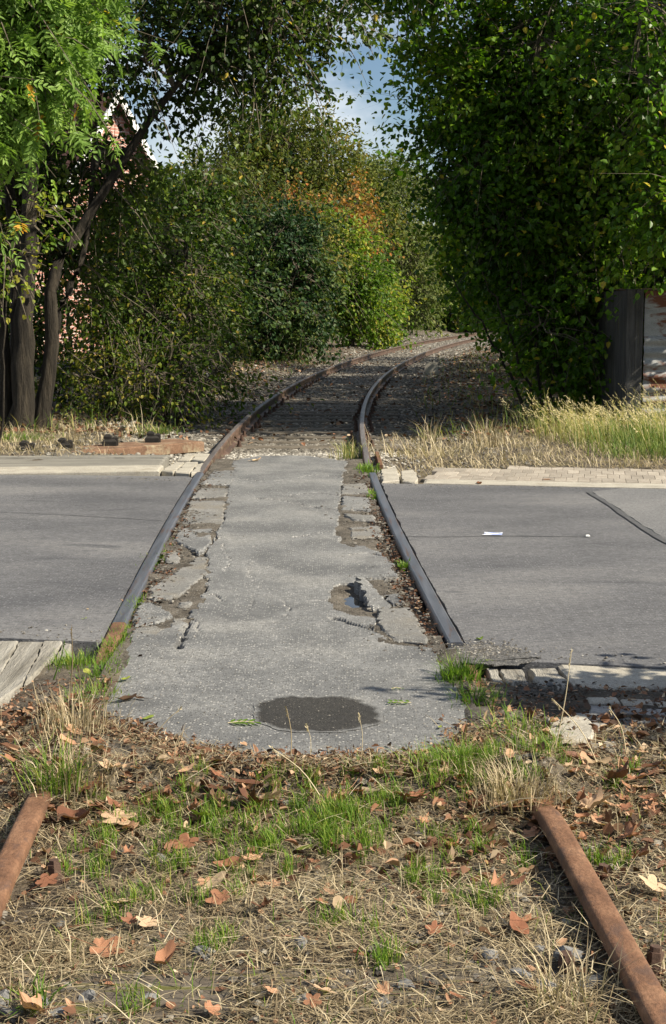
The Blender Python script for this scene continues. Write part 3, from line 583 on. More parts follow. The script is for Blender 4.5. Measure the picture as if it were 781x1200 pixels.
for s in (-1, 1):
    mb = MB(); e = W + .32; zt = AP - sl * e
    v = [(0, -.26, AP - .08), (s * e, -.26, zt - .08), (s * e, -.203, zt - .08), (0, -.203, AP - .08)]; v += [(a, b, c + .28) for a, b, c in v]
    mb.add(v, BOXF if s < 0 else BOXF[:, ::-1]); mb.build('verge_board', M['white'], h)
p = [(-9, 27.5), (-2.6, 28.6), (-2.4, 30.2), (-9, 29.4)]
sheet(p, .33, .3).build('path', M['road'], kind='structure')

sh = empty('shed', (3.64, 18.6, 0), label='low rusty corrugated metal shed with grey timber corner at right', cat='shed')
for x0, x1 in ((-.02, .085), (.089, .18)):
    mb = MB(); box(mb, x0, x1, -.06, .06, -.2, 1.64, b=.006); mb.build('corner_board', M['shed_wood'], sh)
mb = MB(); box(mb, .205, 2.6, -.012, .012, 1.03, 1.62); mb.build('upper_sheet', M['shed_metal'], sh)
xs = np.linspace(.205, 2.6, 30); zs = np.linspace(-.15, 1.06, 90); XX, ZZ = np.meshgrid(xs, zs)
YY = -.03 + .016 * np.sin(ZZ * 2 * np.pi / .15) + .02 * (fbm(XX, ZZ, 3, 5, 3) - .5)
mb = MB(); mb.add(np.c_[XX.ravel(), YY.ravel(), ZZ.ravel()], grid_faces(30, 90)); mb.build('corrugated_sheet', M['shed_metal'], sh, smooth=True)
for x0, y0, x1, y1 in ((-.02, .07, .01, 2.3), (2.57, .02, 2.6, 2.3)):
    mb = MB(); box(mb, x0, x1, y0, y1, -.2, 1.62); mb.build('side_wall', M['shed_wood'], sh)
mb = MB(); mb.add([(-.01, .08, 1.62), (2.75, .08, 1.62), (2.75, 2.4, 1.66), (-.01, 2.4, 1.66), (-.01, .08, 1.634), (2.75, .08, 1.634), (2.75, 2.4, 1.68), (-.01, 2.4, 1.68)], BOXF); mb.build('roof', M['dark_iron'], sh)

mb = MB(); mb.add([(-.22, -.12, -.2), (.2, -.12, -.2), (.2, .12, -.2), (-.22, .12, -.2), (-.1, -.08, .25), (.15, -.08, .22), (.15, .08, .22), (-.1, .08, .25)], BOXF)
q = g(505, 436, -.1); mb.build('marker_stone', M['concrete'], label='small grey concrete marker block right of the far curve', cat='stone').location = (q[0], q[1], -.1)

# ------------------------------------------------------------------ trees
def leaf_cards(mb, C, T, Nn, Ln, Wd, rnd, fold=.18):
    T = unit(T); S_ = unit(np.cross(T, Nn)); Nn = np.cross(S_, T); Ln = Ln[:, None]; Wd = Wd[:, None]
    m1 = C + T * Ln * .22; m2 = C + T * Ln * .62; up = Nn * Wd * fold; a = S_ * Wd / 2; b_ = S_ * Wd * .42
    V = np.stack([C, m1 + a + up, m2 + b_ + up, C + T * Ln, m2 - b_ + up, m1 - a + up], 1); n = len(C); b = np.arange(n)[:, None] * 6
    mb.add(V.reshape(-1, 3), np.concatenate([b + [[0, 3, 2, 1]], b + [[0, 5, 4, 3]]]), np.repeat(rnd, 6))

def pts_in(ells, n):
    """points spread through ellipsoids (cx, cy, cz, rx, ry, rz, weight), denser towards their skin"""
    w = np.array([e[6] for e in ells]); k = R.choice(len(ells), n, p=w / w.sum()); E = np.array([e[:6] for e in ells])[k]
    d = unit(R.normal(size=(n, 3))); r = R.random(n) ** .42 * (.85 + .3 * R.random(n))
    return E[:, :3] + d * E[:, 3:] * r[:, None], d

def tree(name, label, base, stems, ells, nspray, per, leaf, wid, mat, cat='tree', group=None, droop=.35, slen=.55, spread=.07, nlimb=14, rtrunk=.12, twigmat=None, compound=False, zmin=.03, keep=None):
    base = np.array(base, float); root = empty(name, tuple(base), label=label, cat=cat, group=group)
    tm = MB(); skel = []
    for pts, r0, r1 in stems:
        P = curve(np.array(pts, float), 16); P[1:-1] += R.normal(0, .015, (14, 3)); rr = np.linspace(r0, r1, 16); rr[0] *= 1.5; rr[1] *= 1.18
        tube(tm, P - base, rr, 10 if r0 > .05 else 6, wob=.18); skel.append(P)
    if stems: tm.build('trunk', M['bark'], root, smooth=True)
    bm_ = MB(); S0 = np.concatenate(skel) if skel else base[None]
    ends, _ = pts_in(ells, nlimb); ends = ends[ends[:, 2] > zmin + .2]
    for e in ends:
        up = S0[(S0[:, 2] < e[2] + .1)]; up = up if len(up) else S0
        s = up[np.argmin(np.linalg.norm(up - e, axis=1) + .25 * np.abs(up[:, 2] - e[2] + .8))]
        ln = np.linalg.norm(e - s); m1 = s + (e - s) * .35 + [0, 0, .12 * ln]; m2 = s + (e - s) * .7 + [0, 0, .08 * ln] + R.normal(0, .06 * ln, 3)
        P = curve([s, m1, m2, e], 10); rr = np.linspace(min(rtrunk * .45, .02 + .018 * ln), .008, 10); tube(bm_, P - base, rr, 5); skel.append(P[3:])
    SK = np.concatenate(skel); C, d = pts_in(ells, nspray); ok = C[:, 2] > zmin
    q3 = C * (1.9 if leaf < .1 else 1.2); nz3 = vnoise(q3[:, 0] + q3[:, 1] * .6, q3[:, 2] - q3[:, 1] * .5, 1, 7) + .6 * vnoise(q3[:, 0] - q3[:, 1], q3[:, 2] * 1.3 + q3[:, 1], 2, 13)
    if nspray > 300 and not compound: ok &= nz3 > np.quantile(nz3, .3) + R.normal(0, .1, len(C))
    if keep is not None: ok &= keep(C)
    C, d = C[ok], d[ok]; n = len(C)
    D = unit(d * .7 + R.normal(0, .5, (n, 3)) + [0, 0, -droop * .6]); Ls = slen * (.6 + .7 * R.random(n)) * np.where(R.random(n) < .17, 2.1, 1)
    near = np.empty((n, 3))
    for i0 in range(0, n, 500):
        c = C[i0:i0 + 500]; near[i0:i0 + 500] = SK[np.argmin(((c[:, None] - SK[None]) ** 2).sum(-1), 1)]
    # twigs: nearest limb > spray base > spray tip, three-sided
    tip = C + D * Ls[:, None] + np.c_[np.zeros((n, 2)), -droop * .3 * Ls]
    midp = C + D * Ls[:, None] * .55; hook = near + (C - near) * .5 + [0, 0, .05]
    path = np.stack([near, hook, C, midp, tip], 1); rad = np.array([.011, .009, .007, .005, .002]) * (1 if leaf > .04 else .8)
    an = np.array([0, 2.1, 4.2]); off = np.stack([np.cos(an), np.sin(an), .5 * np.sin(an + 1)], 1)
    V = path[:, :, None] + rad[None, :, None, None] * off[None, None]; bs_ = np.arange(n)[:, None] * 15
    fq = []
    for s in range(4):
        for j in range(3): fq.append(bs_ + np.array([[s * 3 + j, s * 3 + (j + 1) % 3, s * 3 + 3 + (j + 1) % 3, s * 3 + 3 + j]]))
    bm_.add(V.reshape(-1, 3) - base, np.concatenate(fq)); bm_.build('branches', twigmat or M['twig'], root)
    # leaves along the sprays
    lm = MB()
    if compound:                                            # pinnate leaves: leaflets in pairs along a hanging midrib
        m = per; k = np.repeat(np.arange(n), m); t = R.random(n * m); o = C[k] + (tip[k] - C[k]) * t[:, None]
        ax_ = unit(D[k] * .5 + R.normal(0, .6, (n * m, 3)) + [0, 0, -droop * 1.6]); nn = unit(R.normal(0, .5, (n * m, 3)) + [0, -.25, .7]); sd_ = unit(np.cross(ax_, nn)); rl = .20 * (.7 + .5 * R.random(n * m))
        tone = np.where(R.random(n * m) < .006, 1.1, R.random(n * m) * .84)
        for q, sgn in [(.3, 1), (.3, -1), (.5, 1), (.5, -1), (.7, 1), (.7, -1), (.88, 1), (.88, -1), (1, 0)]:
            cc = o + ax_ * (rl * q)[:, None] + [0, 0, -.02 * q]; tt = ax_ * (.55 if sgn else 1) + sd_ * sgn * .8 + R.normal(0, .12, (n * m, 3))
            leaf_cards(lm, cc - base, tt, nn + R.normal(0, .25, (n * m, 3)), leaf * (.8 + .4 * R.random(n * m)), wid * (.8 + .4 * R.random(n * m)), np.clip(tone + R.normal(0, .06, n * m), 0, 1))
    else:
        k = np.repeat(np.arange(n), per); N_ = n * per; t = R.random(N_) ** .8
        o = C[k] + (tip[k] - C[k]) * t[:, None] + R.normal(0, spread, (N_, 3))
        T = unit(D[k] * .5 + R.normal(0, .6, (N_, 3)) + [0, 0, -droop]); nn = R.normal(0, .55, (N_, 3)) + [0, -.1, .75]
        tone = np.clip(np.repeat(R.normal(.45, .16, n), per) + R.normal(0, .2, N_), 0, 1)
        ps = .75 if leaf < .1 else .45; tone = np.clip(tone + .6 * (vnoise(o[:, 0] + o[:, 1] * .3, o[:, 2] - o[:, 1] * .2, ps * 2, 19) - .5), 0, 1)
        tone = np.where(R.random(N_) < .012, 1.0, np.minimum(tone, .94))
        leaf_cards(lm, o - base, T, nn, leaf * (.65 + .6 * R.random(N_)), wid * (.65 + .6 * R.random(N_)), tone)
    lm.build('crown', mat, root)
    return root

# left: sunlit ash in front, its trunk just outside the picture
tree('ash_tree', 'bright green ash crown in full sun at the upper left', (-4.7, 14.6, 0), [([(-4.7, 14.6, -.2), (-4.65, 14.5, 1.6), (-4.4, 14.3, 3.2), (-4.3, 14.2, 5.5)], .17, .05)],
     [(-3.9, 13.9, 4.5, 1.15, 1.0, 1.5, 1.0), (-3.1, 13.8, 4.35, .7, .7, .95, .6), (-4.9, 14.2, 4.8, 1.3, 1.2, 2, .7), (-3.45, 13.8, 3.2, .5, .5, .45, .26), (-2.65, 13.8, 3.75, .3, .35, .35, .12)],
     2100, 9, .08, .028, M['lf_ash'], droop=.45, slen=.45, nlimb=16, compound=True, keep=lambda C: C[:, 2] > 3.05)
# left: many-stemmed dark tree
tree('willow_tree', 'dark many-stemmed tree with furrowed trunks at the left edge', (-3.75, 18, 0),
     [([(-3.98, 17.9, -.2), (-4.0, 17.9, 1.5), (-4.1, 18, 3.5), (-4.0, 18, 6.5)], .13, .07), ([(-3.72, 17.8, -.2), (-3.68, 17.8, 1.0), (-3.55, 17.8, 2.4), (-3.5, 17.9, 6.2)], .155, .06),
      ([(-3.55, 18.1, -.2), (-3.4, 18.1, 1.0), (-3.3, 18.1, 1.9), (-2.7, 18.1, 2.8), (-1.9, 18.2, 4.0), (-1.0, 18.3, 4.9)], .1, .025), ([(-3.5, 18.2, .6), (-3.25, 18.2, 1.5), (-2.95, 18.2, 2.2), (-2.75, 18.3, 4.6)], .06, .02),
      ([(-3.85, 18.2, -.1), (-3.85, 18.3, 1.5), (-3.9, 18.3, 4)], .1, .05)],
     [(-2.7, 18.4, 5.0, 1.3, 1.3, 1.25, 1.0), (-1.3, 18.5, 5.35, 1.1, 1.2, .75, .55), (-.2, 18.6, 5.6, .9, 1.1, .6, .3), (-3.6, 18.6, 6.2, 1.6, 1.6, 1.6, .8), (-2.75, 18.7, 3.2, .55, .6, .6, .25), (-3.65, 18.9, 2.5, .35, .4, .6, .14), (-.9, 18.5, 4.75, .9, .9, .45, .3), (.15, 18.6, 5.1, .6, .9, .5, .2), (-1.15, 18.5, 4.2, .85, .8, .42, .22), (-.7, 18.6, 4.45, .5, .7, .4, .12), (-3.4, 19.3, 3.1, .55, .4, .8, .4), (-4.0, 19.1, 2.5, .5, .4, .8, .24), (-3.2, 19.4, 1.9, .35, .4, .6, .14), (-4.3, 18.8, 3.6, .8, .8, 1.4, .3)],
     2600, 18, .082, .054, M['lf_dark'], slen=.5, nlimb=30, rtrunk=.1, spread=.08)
# young leafy shoots lit in front of the trunks
tree('sapling', 'small leafy sapling with round lit leaves before the dark trunks', (-3.45, 15.6, 0), [([(-3.45, 15.6, -.1), (-3.4, 15.6, 1.2), (-3.3, 15.6, 2.0)], .015, .006)],
     [(-3.05, 15.6, 2.35, .3, .3, .35, 1), (-3.35, 15.6, 1.9, .3, .3, .25, .7)], 42, 9, .06, .045, M['lf_light'], slen=.25, spread=.04, nlimb=5, rtrunk=.02)
# undergrowth on the left bank
tree('bush', 'tangled green and yellow bush on the left bank by the track', (-2.6, 21, 0), [([(-2.6 + .3 * math.sin(i * 2.1), 21 + .3 * math.cos(i * 2.1), -.1), (-2.6 + .7 * math.sin(i * 2.1), 21 + .5 * math.cos(i * 2.1), 1.2), (-2.6 + 1.0 * math.sin(i * 2.1 + .4), 21 + .6 * math.cos(i * 2.1), 2.3)], .022, .008) for i in range(9)],
     [(-2.6, 21, 1.2, .8, .9, 1.0, 1), (-2.9, 21.2, 2.3, .5, .6, .7, .5), (-2.0, 20.8, 1.5, .4, .5, .75, .35), (-1.9, 20.7, .7, .6, .6, .7, .4), (-3.05, 21, .7, .5, .7, .7, .35)], 1150, 16, .07, .045, M['lf_bush'], 'bush', slen=.6, nlimb=16, rtrunk=.03)
tree('bush', 'leggy bramble bush with dry stems at the foot of left bank', (-2.05, 19.3, 0), [([(-2.05 + .1 * math.sin(i * 1.3), 19.3, -.1), (-2.0 + .4 * math.sin(i * 1.3), 19.2 + .3 * math.cos(i), .5), (-1.95 + .75 * math.sin(i * 1.3), 19.1 + .5 * math.cos(i), .75 + .2 * math.sin(i * 3))], .01, .004) for i in range(12)],
     [(-2.15, 19.3, .55, .75, .5, .55, 1), (-3.0, 19.6, .35, .6, .5, .4, .4)], 210, 12, .055, .036, M['lf_bush'], 'bush', slen=.35, nlimb=14, rtrunk=.015)
tree('bush', 'dense dark bluish bush left of the curving rails', (-1.9, 40.5, 0), [([(-1.9 + .4 * math.sin(i * 2), 40.5 + .4 * math.cos(i * 2), -.1), (-1.9 + 1.0 * math.sin(i * 2), 40.5 + .8 * math.cos(i * 2), 2.4)], .05, .02) for i in range(5)],
     [(-1.9, 40.5, 1.7, 1.6, 1.5, 1.6, 1), (-1.3, 40.8, 3.0, .7, .8, .9, .3), (-2.6, 41, 2.8, .7, .8, .9, .25), (-3.2, 40, 1.3, 1.0, 1.2, 1.4, .4), (-.8, 40.8, 1.3, .75, 1, 1.2, .3)], 2300, 18, .13, .085, M['lf_blue'], 'bush', slen=.75, nlimb=16, rtrunk=.06, spread=.11)
tree('bush', 'light green bush catching sun beside the far curve', (.7, 53, 0), [([(.7, 53, -.1), (.7 + .4 * i, 53, 2.6)], .06, .02) for i in (-1, 0, 1)],
     [(.5, 53, 2.3, 1.2, 1.1, 1.7, 1), (1.5, 54, 1.5, .7, .9, 1.3, .5), (.1, 53, 3.6, .5, .6, .8, .2)], 1150, 17, .16, .1, M['lf_light'], 'bush', slen=.8, nlimb=10, rtrunk=.05, spread=.13)
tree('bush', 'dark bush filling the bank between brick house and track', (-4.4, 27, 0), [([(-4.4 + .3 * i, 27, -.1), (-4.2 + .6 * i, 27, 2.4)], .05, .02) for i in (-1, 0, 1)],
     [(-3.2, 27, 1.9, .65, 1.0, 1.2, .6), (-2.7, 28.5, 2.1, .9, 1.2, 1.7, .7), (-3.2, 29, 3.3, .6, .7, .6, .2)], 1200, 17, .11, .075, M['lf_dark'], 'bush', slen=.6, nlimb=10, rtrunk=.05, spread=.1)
tree('bush', 'yellowish green thicket rising behind the dark bluish bush', (-2.8, 47, 0), [([(-2.8 + .5 * i, 47, -.1), (-2.8 + .9 * i, 47, 3.6)], .07, .02) for i in (-1, 0, 1)],
     [(-2.9, 47, 3.4, 1.6, 1.3, 1.9, 1), (-4.6, 47.5, 2.8, 1.2, 1.2, 2.1, .6), (-1.1, 48, 3.1, 1.0, 1, 1.7, .5), (-3.6, 46.5, 4.9, .6, .7, 1.0, .2)], 1400, 17, .15, .07, M['lf_olive'], 'bush', slen=1.0, nlimb=12, rtrunk=.05, spread=.14)
# trees beyond the curve
tree('willow_tree', 'tall olive green tree rising behind the curve in the centre', (-2.1, 65, 0), [([(-2.1, 65, -.2), (-2.2, 65, 3), (-1.9, 65, 8)], .25, .06)],
     [(-2.0, 65, 6.9, 2.7, 2.6, 3.1, 1), (-3.4, 65, 7.2, 1.4, 1.4, 1.9, .25), (-4.7, 64, 4.9, 2.2, 2.2, 2.6, .6), (.7, 65.5, 5.0, 1.9, 2.2, 2.2, .5), (-2.9, 63.5, 2.8, 4.0, 2.2, 2.8, .7)], 3900, 20, .2, .1, M['lf_olive'], group='trees beyond the curve', slen=1.2, nlimb=24, spread=.17)
tree('maple_tree', 'russet autumn tree in front of the olive one', (-.3, 58.5, 0), [([(-.3, 58.5, -.1), (-.3, 58.5, 2), (-.2, 58.5, 4.6)], .12, .03)],
     [(-.2, 58.5, 4.1, 1.3, 1.2, 1.2, 1), (-1.8, 58.8, 4.9, 1.3, 1.0, .6, .4), (.8, 59, 5.1, .7, .7, 1.0, .25)], 300, 16, .16, .1, M['lf_russet'], group='trees beyond the curve', slen=.8, nlimb=10, spread=.17)
tree('birch_tree', 'pale green loose tree right of the olive one', (3.2, 74, 0), [([(3.2, 74, -.2), (3.2, 74, 3), (3.0, 74, 8)], .16, .04)],
     [(3.0, 74, 6.0, 1.7, 1.9, 2.8, 1), (3.4, 73, 2.7, 1.8, 1.8, 2.3, .8), (1.7, 73.5, 6.9, .8, 1.0, 1.5, .3)], 1600, 19, .21, .1, M['lf_pale'], group='trees beyond the curve', slen=1.1, nlimb=14, spread=.17)
tree('bush', 'dark green thicket where the rails disappear', (7, 90, 0), [([(7.0 + i, 90, -.2), (7.0 + 1.5 * i, 90, 3)], .1, .03) for i in (-1, 0, 1)],
     [(5.9, 90, 2.6, 3.1, 2.3, 3.2, 1), (10, 91, 3.1, 3.1, 2.3, 3.7, 1), (13.5, 87, 3.3, 3, 3.5, 4, .8)], 1500, 17, .26, .17, M['lf_light'], 'bush', slen=1.2, nlimb=12, spread=.24)
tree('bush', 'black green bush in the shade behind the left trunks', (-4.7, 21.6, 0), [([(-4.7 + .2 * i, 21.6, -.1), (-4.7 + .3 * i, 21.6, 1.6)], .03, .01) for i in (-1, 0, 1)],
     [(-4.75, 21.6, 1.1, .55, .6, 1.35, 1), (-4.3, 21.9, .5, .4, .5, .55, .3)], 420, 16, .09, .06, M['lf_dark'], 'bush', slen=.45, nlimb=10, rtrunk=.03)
tree('poplar_tree', 'small blue-green tree peeping over the left bank', (-6.6, 50, 0), [([(-6.6, 50, -.2), (-6.5, 50, 6)], .14, .03)],
     [(-6.2, 50, 4.2, 1.5, 1.5, 1.7, 1), (-5.0, 50, 3.2, 1.2, 1.2, 2, .6)], 700, 16, .17, .09, M['lf_blue'], group='trees beyond the curve', slen=.8, nlimb=10, spread=.13)
# right: the big dark lime over the track and shrubs below it
tree('lime_tree', 'big dark lime tree hanging over the track on the right', (4.6, 22.5, 0),
     [([(4.6, 22.5, -.2), (4.5, 22.4, 2), (4.4, 22.3, 4.5), (4.2, 22.3, 8)], .24, .08), ([(4.5, 22.4, 1.6), (3.4, 22, 3.0), (2.4, 21.6, 4.6), (1.6, 21.2, 6.2)], .12, .03), ([(4.5, 22.3, 2.2), (5.2, 21.4, 3.4), (5.4, 20.6, 5.2)], .09, .03)],
     [(3.6, 21.7, 4.2, 2.5, 1.7, 2.0, 1.3), (2.15, 21.6, 4.4, 1.1, 1.3, 1.5, .8), (4.6, 21.2, 2.4, 2.2, 1.6, 1.6, .9), (2.9, 22, 2.5, 1.1, 1.2, 1.25, .7), (1.25, 20.8, 6.3, 1.3, 1.6, .9, .5), (3.5, 21.5, 6.8, 3, 2.5, 1.6, .9), (5.6, 20.9, 4.8, 1.5, 1.5, 2.2, .8), (4.3, 18.3, 4.7, 1.4, 1.3, 1.5, .8), (4.6, 18.0, 2.6, .9, .7, .5, .36), (1.85, 21.2, 3.3, .6, .8, .7, .3), (2.45, 21.3, 2.5, .65, .9, .65, .35)],
     7400, 21, .086, .07, M['lf_lime'], slen=.55, nlimb=46, rtrunk=.16, spread=.085)
tree('hazel_bush', 'hazel bush with drooping leaves under the lime tree', (3.0, 20.6, 0), [([(3.0 + .1 * i, 20.6, -.1), (3.0 + .28 * i, 20.5, 1.0), (3.0 + .5 * i, 20.4, 1.9)], .025, .008) for i in range(-3, 4)],
     [(3.3, 20.6, 1.05, .8, .8, .85, 1), (3.9, 20.8, 1.2, .9, .7, 1.1, .6), (3.2, 21.6, 1.4, .6, .8, .9, .5)], 800, 16, .085, .07, M['lf_lime'], 'bush', slen=.45, nlimb=14, rtrunk=.03)
tree('bush', 'leafy thicket along the inside of the far curve', (5.0, 33, 0), [([(5.0 + i, 33 + 2 * i, -.1), (5.0 + i, 33 + 2 * i, 3)], .08, .03) for i in (-1, 0, 1, 2)],
     [(4.6, 31, 2.6, 1.5, 2.2, 2.4, 1), (5.5, 36, 3.2, 1.7, 2.5, 3, 1), (7.5, 42, 3.4, 2.0, 3, 3.4, .8), (6.6, 29, 4.2, 2.2, 2.6, 3.4, 1.2), (6.2, 25.5, 4.0, 1.9, 2.0, 3.4, 1)], 3600, 17, .13, .1, M['lf_lime'], 'bush', slen=.8, nlimb=24, spread=.13)  # last clump added to throw more shade on the track
# unseen tree and bush added outside the picture to cast shade into it
tree('lime_tree', 'unseen lime tree added beyond the right edge for its shade', (8.6, 22.4, 0), [([(8.6, 22.4, -.2), (8.5, 22.3, 3), (8.6, 22.3, 8)], .25, .08)],
     [(8.3, 22.2, 4.6, 2.2, 1.9, 2.8, 1), (9.5, 22.5, 6.5, 2.4, 2.4, 2.6, .7)], 560, 15, .1, .08, M['lf_lime'], slen=.7, nlimb=20, rtrunk=.16, spread=.11)
tree('bush', 'unseen bush added outside the right edge to cast shade', (2.9, 4.95, 0), [([(2.9, 4.95, -.1), (2.9 + .2 * i, 4.95, 1.2)], .02, .008) for i in (-1, 0, 1)],
     [(2.9, 4.95, 1.45, .45, .18, .35, 1)], 170, 16, .08, .06, M['lf_lime'], 'bush', slen=.2, nlimb=8, rtrunk=.02, spread=.05)

mb = MB(); n = 42000; x = R.uniform(-60, 60, n); hgt = 5.5 + 3.0 * fbm(x, x * 0, .12, 5, 3); z = R.random(n) ** .8 * hgt; y = 100 + R.normal(0, 5, n) + 6 * vnoise(x, z, .3, 8) + .03 * np.abs(x)
leaf_cards(mb, np.c_[x, y, z], R.normal(0, 1, (n, 3)), R.normal(0, .6, (n, 3)) + [0, 0, .8], .4 + .3 * R.random(n), .25 + .2 * R.random(n), np.clip(vnoise(x, z, .5, 9) + R.normal(0, .15, n), 0, .95))
mb.build('far_wood', M['lf_olive'], label='distant wood closing the view behind the track', cat='wood', kind='stuff')
# ------------------------------------------------------------------ grass and litter
def blades(mb, B, az, lean, Ln, Wd, rnd, curl=.5):
    """bent tapering blades: base points, azimuth, lean from upright"""
    n = len(B); d = np.stack([np.cos(az), np.sin(az), 0 * az], 1); s = np.stack([-np.sin(az), np.cos(az), 0 * az], 1); up = np.array([[0, 0, 1.]])
    dir1 = d * np.sin(lean)[:, None] + up * np.cos(lean)[:, None]; l2 = np.clip(lean + curl * (.3 + R.random(n)), 0, 1.9)
    dir2 = d * np.sin(l2)[:, None] + up * np.cos(l2)[:, None]; L_ = Ln[:, None]; W_ = Wd[:, None] / 2
    m = B + dir1 * L_ * .5; t = m + dir2 * L_ * .5
    V = np.stack([B - s * W_, B + s * W_, m - s * W_ * .8, m + s * W_ * .8, t], 1); b = np.arange(n)[:, None] * 5
    mb.add(V.reshape(-1, 3), np.concatenate([b + [[0, 1, 3]], b + [[0, 3, 2]], b + [[2, 3, 4]]]), np.repeat(rnd, 5))

def fg_points(n, y0=2.6, y1=5.1, pow_=.8):
    y = y0 + (y1 - y0) * R.random(n) ** 1.0; x = (R.random(n) - .5) * 2 * (.3 * y + .18); return x, y
def clear_of_asphalt(x, y):
    return ~inpoly(x, y - .06 * (fbm(x, y, 6, 12, 3)), main)
# mat of dead straw
x, y = fg_points(95000); dens = -.2 + 1.75 * fbm(x, y, 3.0, 61, 4) - .25 * (y > 4.4) - .5 * np.exp(-((y - 3.2 - .03 * x) / .1) ** 2); ok = (R.random(len(x)) < dens) & clear_of_asphalt(x, y); x, y = x[ok], y[ok]
ok = np.minimum(np.abs(x - cx(y) - HALF), np.abs(x - cx(y) + HALF)) > .03; x, y = x[ok], y[ok]
n = len(x); mb = MB(); z = gz(x, y) + R.random(n) * .018 + .002; az = R.random(n) * 2 * np.pi
lean = np.clip(R.normal(1.42, .16, n), .9, 1.62); Ln = .02 + .085 * R.random(n) ** 2
blades(mb, np.c_[x, y, z], az, lean, Ln, .0013 + .0018 * R.random(n), np.clip(R.beta(1.6, 2.4, n) + .35 * (fbm(x, y, 2.5, 33, 3) - .5), 0, 1), .25)
_e = curve([(*g(a, b, -.01), 0) for a, b in [(122, 846), (160, 862), (210, 878), (280, 890), (350, 895), (430, 892), (500, 892), (545, 882), (556, 852)]], 400)[:, :2]
m = 2600; q = _e[R.integers(0, 400, m)] + R.normal(0, .05, (m, 2)) - [0, .02]
blades(mb, np.c_[q, np.maximum(gz(q[:, 0], q[:, 1]), -.012) + .004 + .015 * R.random(m)], R.random(m) * 6.28, np.clip(R.normal(1.4, .15, m), .8, 1.6), .02 + .08 * R.random(m) ** 2, .0014 + .0014 * R.random(m), R.beta(1.8, 2, m), .3)
x, y = fg_points(1500); ok = clear_of_asphalt(x, y); x, y = x[ok], y[ok]; n = len(x)
blades(mb, np.c_[x, y, gz(x, y) + .012 + .02 * R.random(n)], R.random(n) * 6.28, np.clip(R.normal(1.45, .1, n), 1.1, 1.6), 0.08 + .14 * R.random(n) ** 1.6, .0016 + .0016 * R.random(n), R.beta(3, 1.5, n), .3)
mb.build('straw', M['straw'], label='mat of dead pale straw covering the foreground', cat='straw', kind='stuff')
# thin bright and dark standing bits
x, y = fg_points(5200); ok = clear_of_asphalt(x, y) & (R.random(len(x)) < fbm(x, y, 2.5, 81, 3) * 1.3 - .1); x, y = x[ok], y[ok]; n = len(x); mb = MB()
blades(mb, np.c_[x, y, gz(x, y)], R.random(n) * 6.28, np.abs(R.normal(.3, .45, n)), .03 + .1 * R.random(n) ** 2, .0016 + .0014 * R.random(n), R.beta(3, 2, n), .9)
mb.build('dry_grass', M['straw'], label='short standing dry grass in the foreground', cat='grass', kind='stuff')
# short green grass scattered through the straw, thicker in patches
cen = [(110, 1000, .16, 300), (210, 1035, .12, 200), (345, 985, .25, 1500), (400, 960, .2, 900), (470, 940, .2, 500), (545, 915, .18, 900), (640, 905, .12, 300), (310, 935, .2, 400), (120, 1060, .08, 120), (230, 975, .14, 380), (480, 1030, .08, 130), (550, 1050, .08, 150), (170, 960, .12, 260), (560, 995, .12, 260), (700, 1000, .12, 120), (240, 1100, .1, 110), (150, 1170, .06, 60), (390, 1080, .07, 120), (460, 1120, .06, 90), (740, 930, .15, 110)]
mb = MB()
for px, row, r, m in cen:
    q = g(px, row, -.07); k = max(3, m // 28); c0 = np.array(q) + R.normal(0, r * .6, (k, 2)); kk = R.integers(0, k, m)
    P = c0[kk] + R.normal(0, .016, (m, 2)); x, y = P[:, 0], P[:, 1]; ok = clear_of_asphalt(x, y); x, y = x[ok], y[ok]; n = len(x)
    blades(mb, np.c_[x, y, gz(x, y) + .004], R.random(n) * 6.28, np.abs(R.normal(.25, .3, n)), .03 + .055 * R.random(n), .002 + .0018 * R.random(n), np.clip(R.beta(2, 2, n), 0, 1), .7)
x, y = fg_points(2600); ok = clear_of_asphalt(x, y) & (R.random(len(x)) < fbm(x, y, 3, 91, 3) - .15); x, y = x[ok], y[ok]; n = len(x)
blades(mb, np.c_[x, y, gz(x, y) + .004], R.random(n) * 6.28, np.abs(R.normal(.3, .3, n)), .02 + .05 * R.random(n), .002 + .0016 * R.random(n), R.beta(2, 2, n), .7)
mb.build('grass', M['grass'], label='patches of short fresh green grass in the straw', cat='grass', kind='stuff')

def tuft(name, label, pos, spread, n, h, mat, lean=.3, w=.003, tone=(2, 2), cat='grass tuft', z=None, stretch=None, **k):
    x0, y0 = pos; z0 = float(gz(x0, y0)) if z is None else z
    o = empty(name, (x0, y0, z0), label=label, cat=cat, **k)
    P = R.normal(0, spread, (n, 2)) * (stretch or (1, 1)); az = np.arctan2(P[:, 1], P[:, 0]) + R.normal(0, .9, n)
    mb = MB(); blades(mb, np.c_[P, np.zeros(n) - .005], az, np.abs(R.normal(lean, lean * .7, n)), h * (.35 + .75 * R.random(n)), w * (.7 + .6 * R.random(n)), R.beta(*tone, n), .7)
    mb.build('blades', mat, o, kind='stuff'); return o
tuft('grass_tuft', 'tall green tuft hugging the end of the left foreground rail', g(66, 938, -.05), .04, 130, .19, M['grass'], .35, .004, (2, 2))
tuft('dry_grass_tuft', 'tall straw-coloured tuft just right of the green one by left rail', g(92, 935, -.05), .06, 170, .2, M['straw'], .4, .003, (2.5, 2))
tuft('dry_grass_tuft', 'reddish brown dry tuft above the left tall tuft', g(88, 868, -.03), .06, 190, .2, M['straw'], .25, .003, (3, 2))
tuft('grass_tuft', 'bright green grass strip inside the left rail at near road edge', g(120, 792, -.02), .055, 520, .085, M['grass'], .4, .004, (2, 3), stretch=(.6, 2.4), z=-.03)
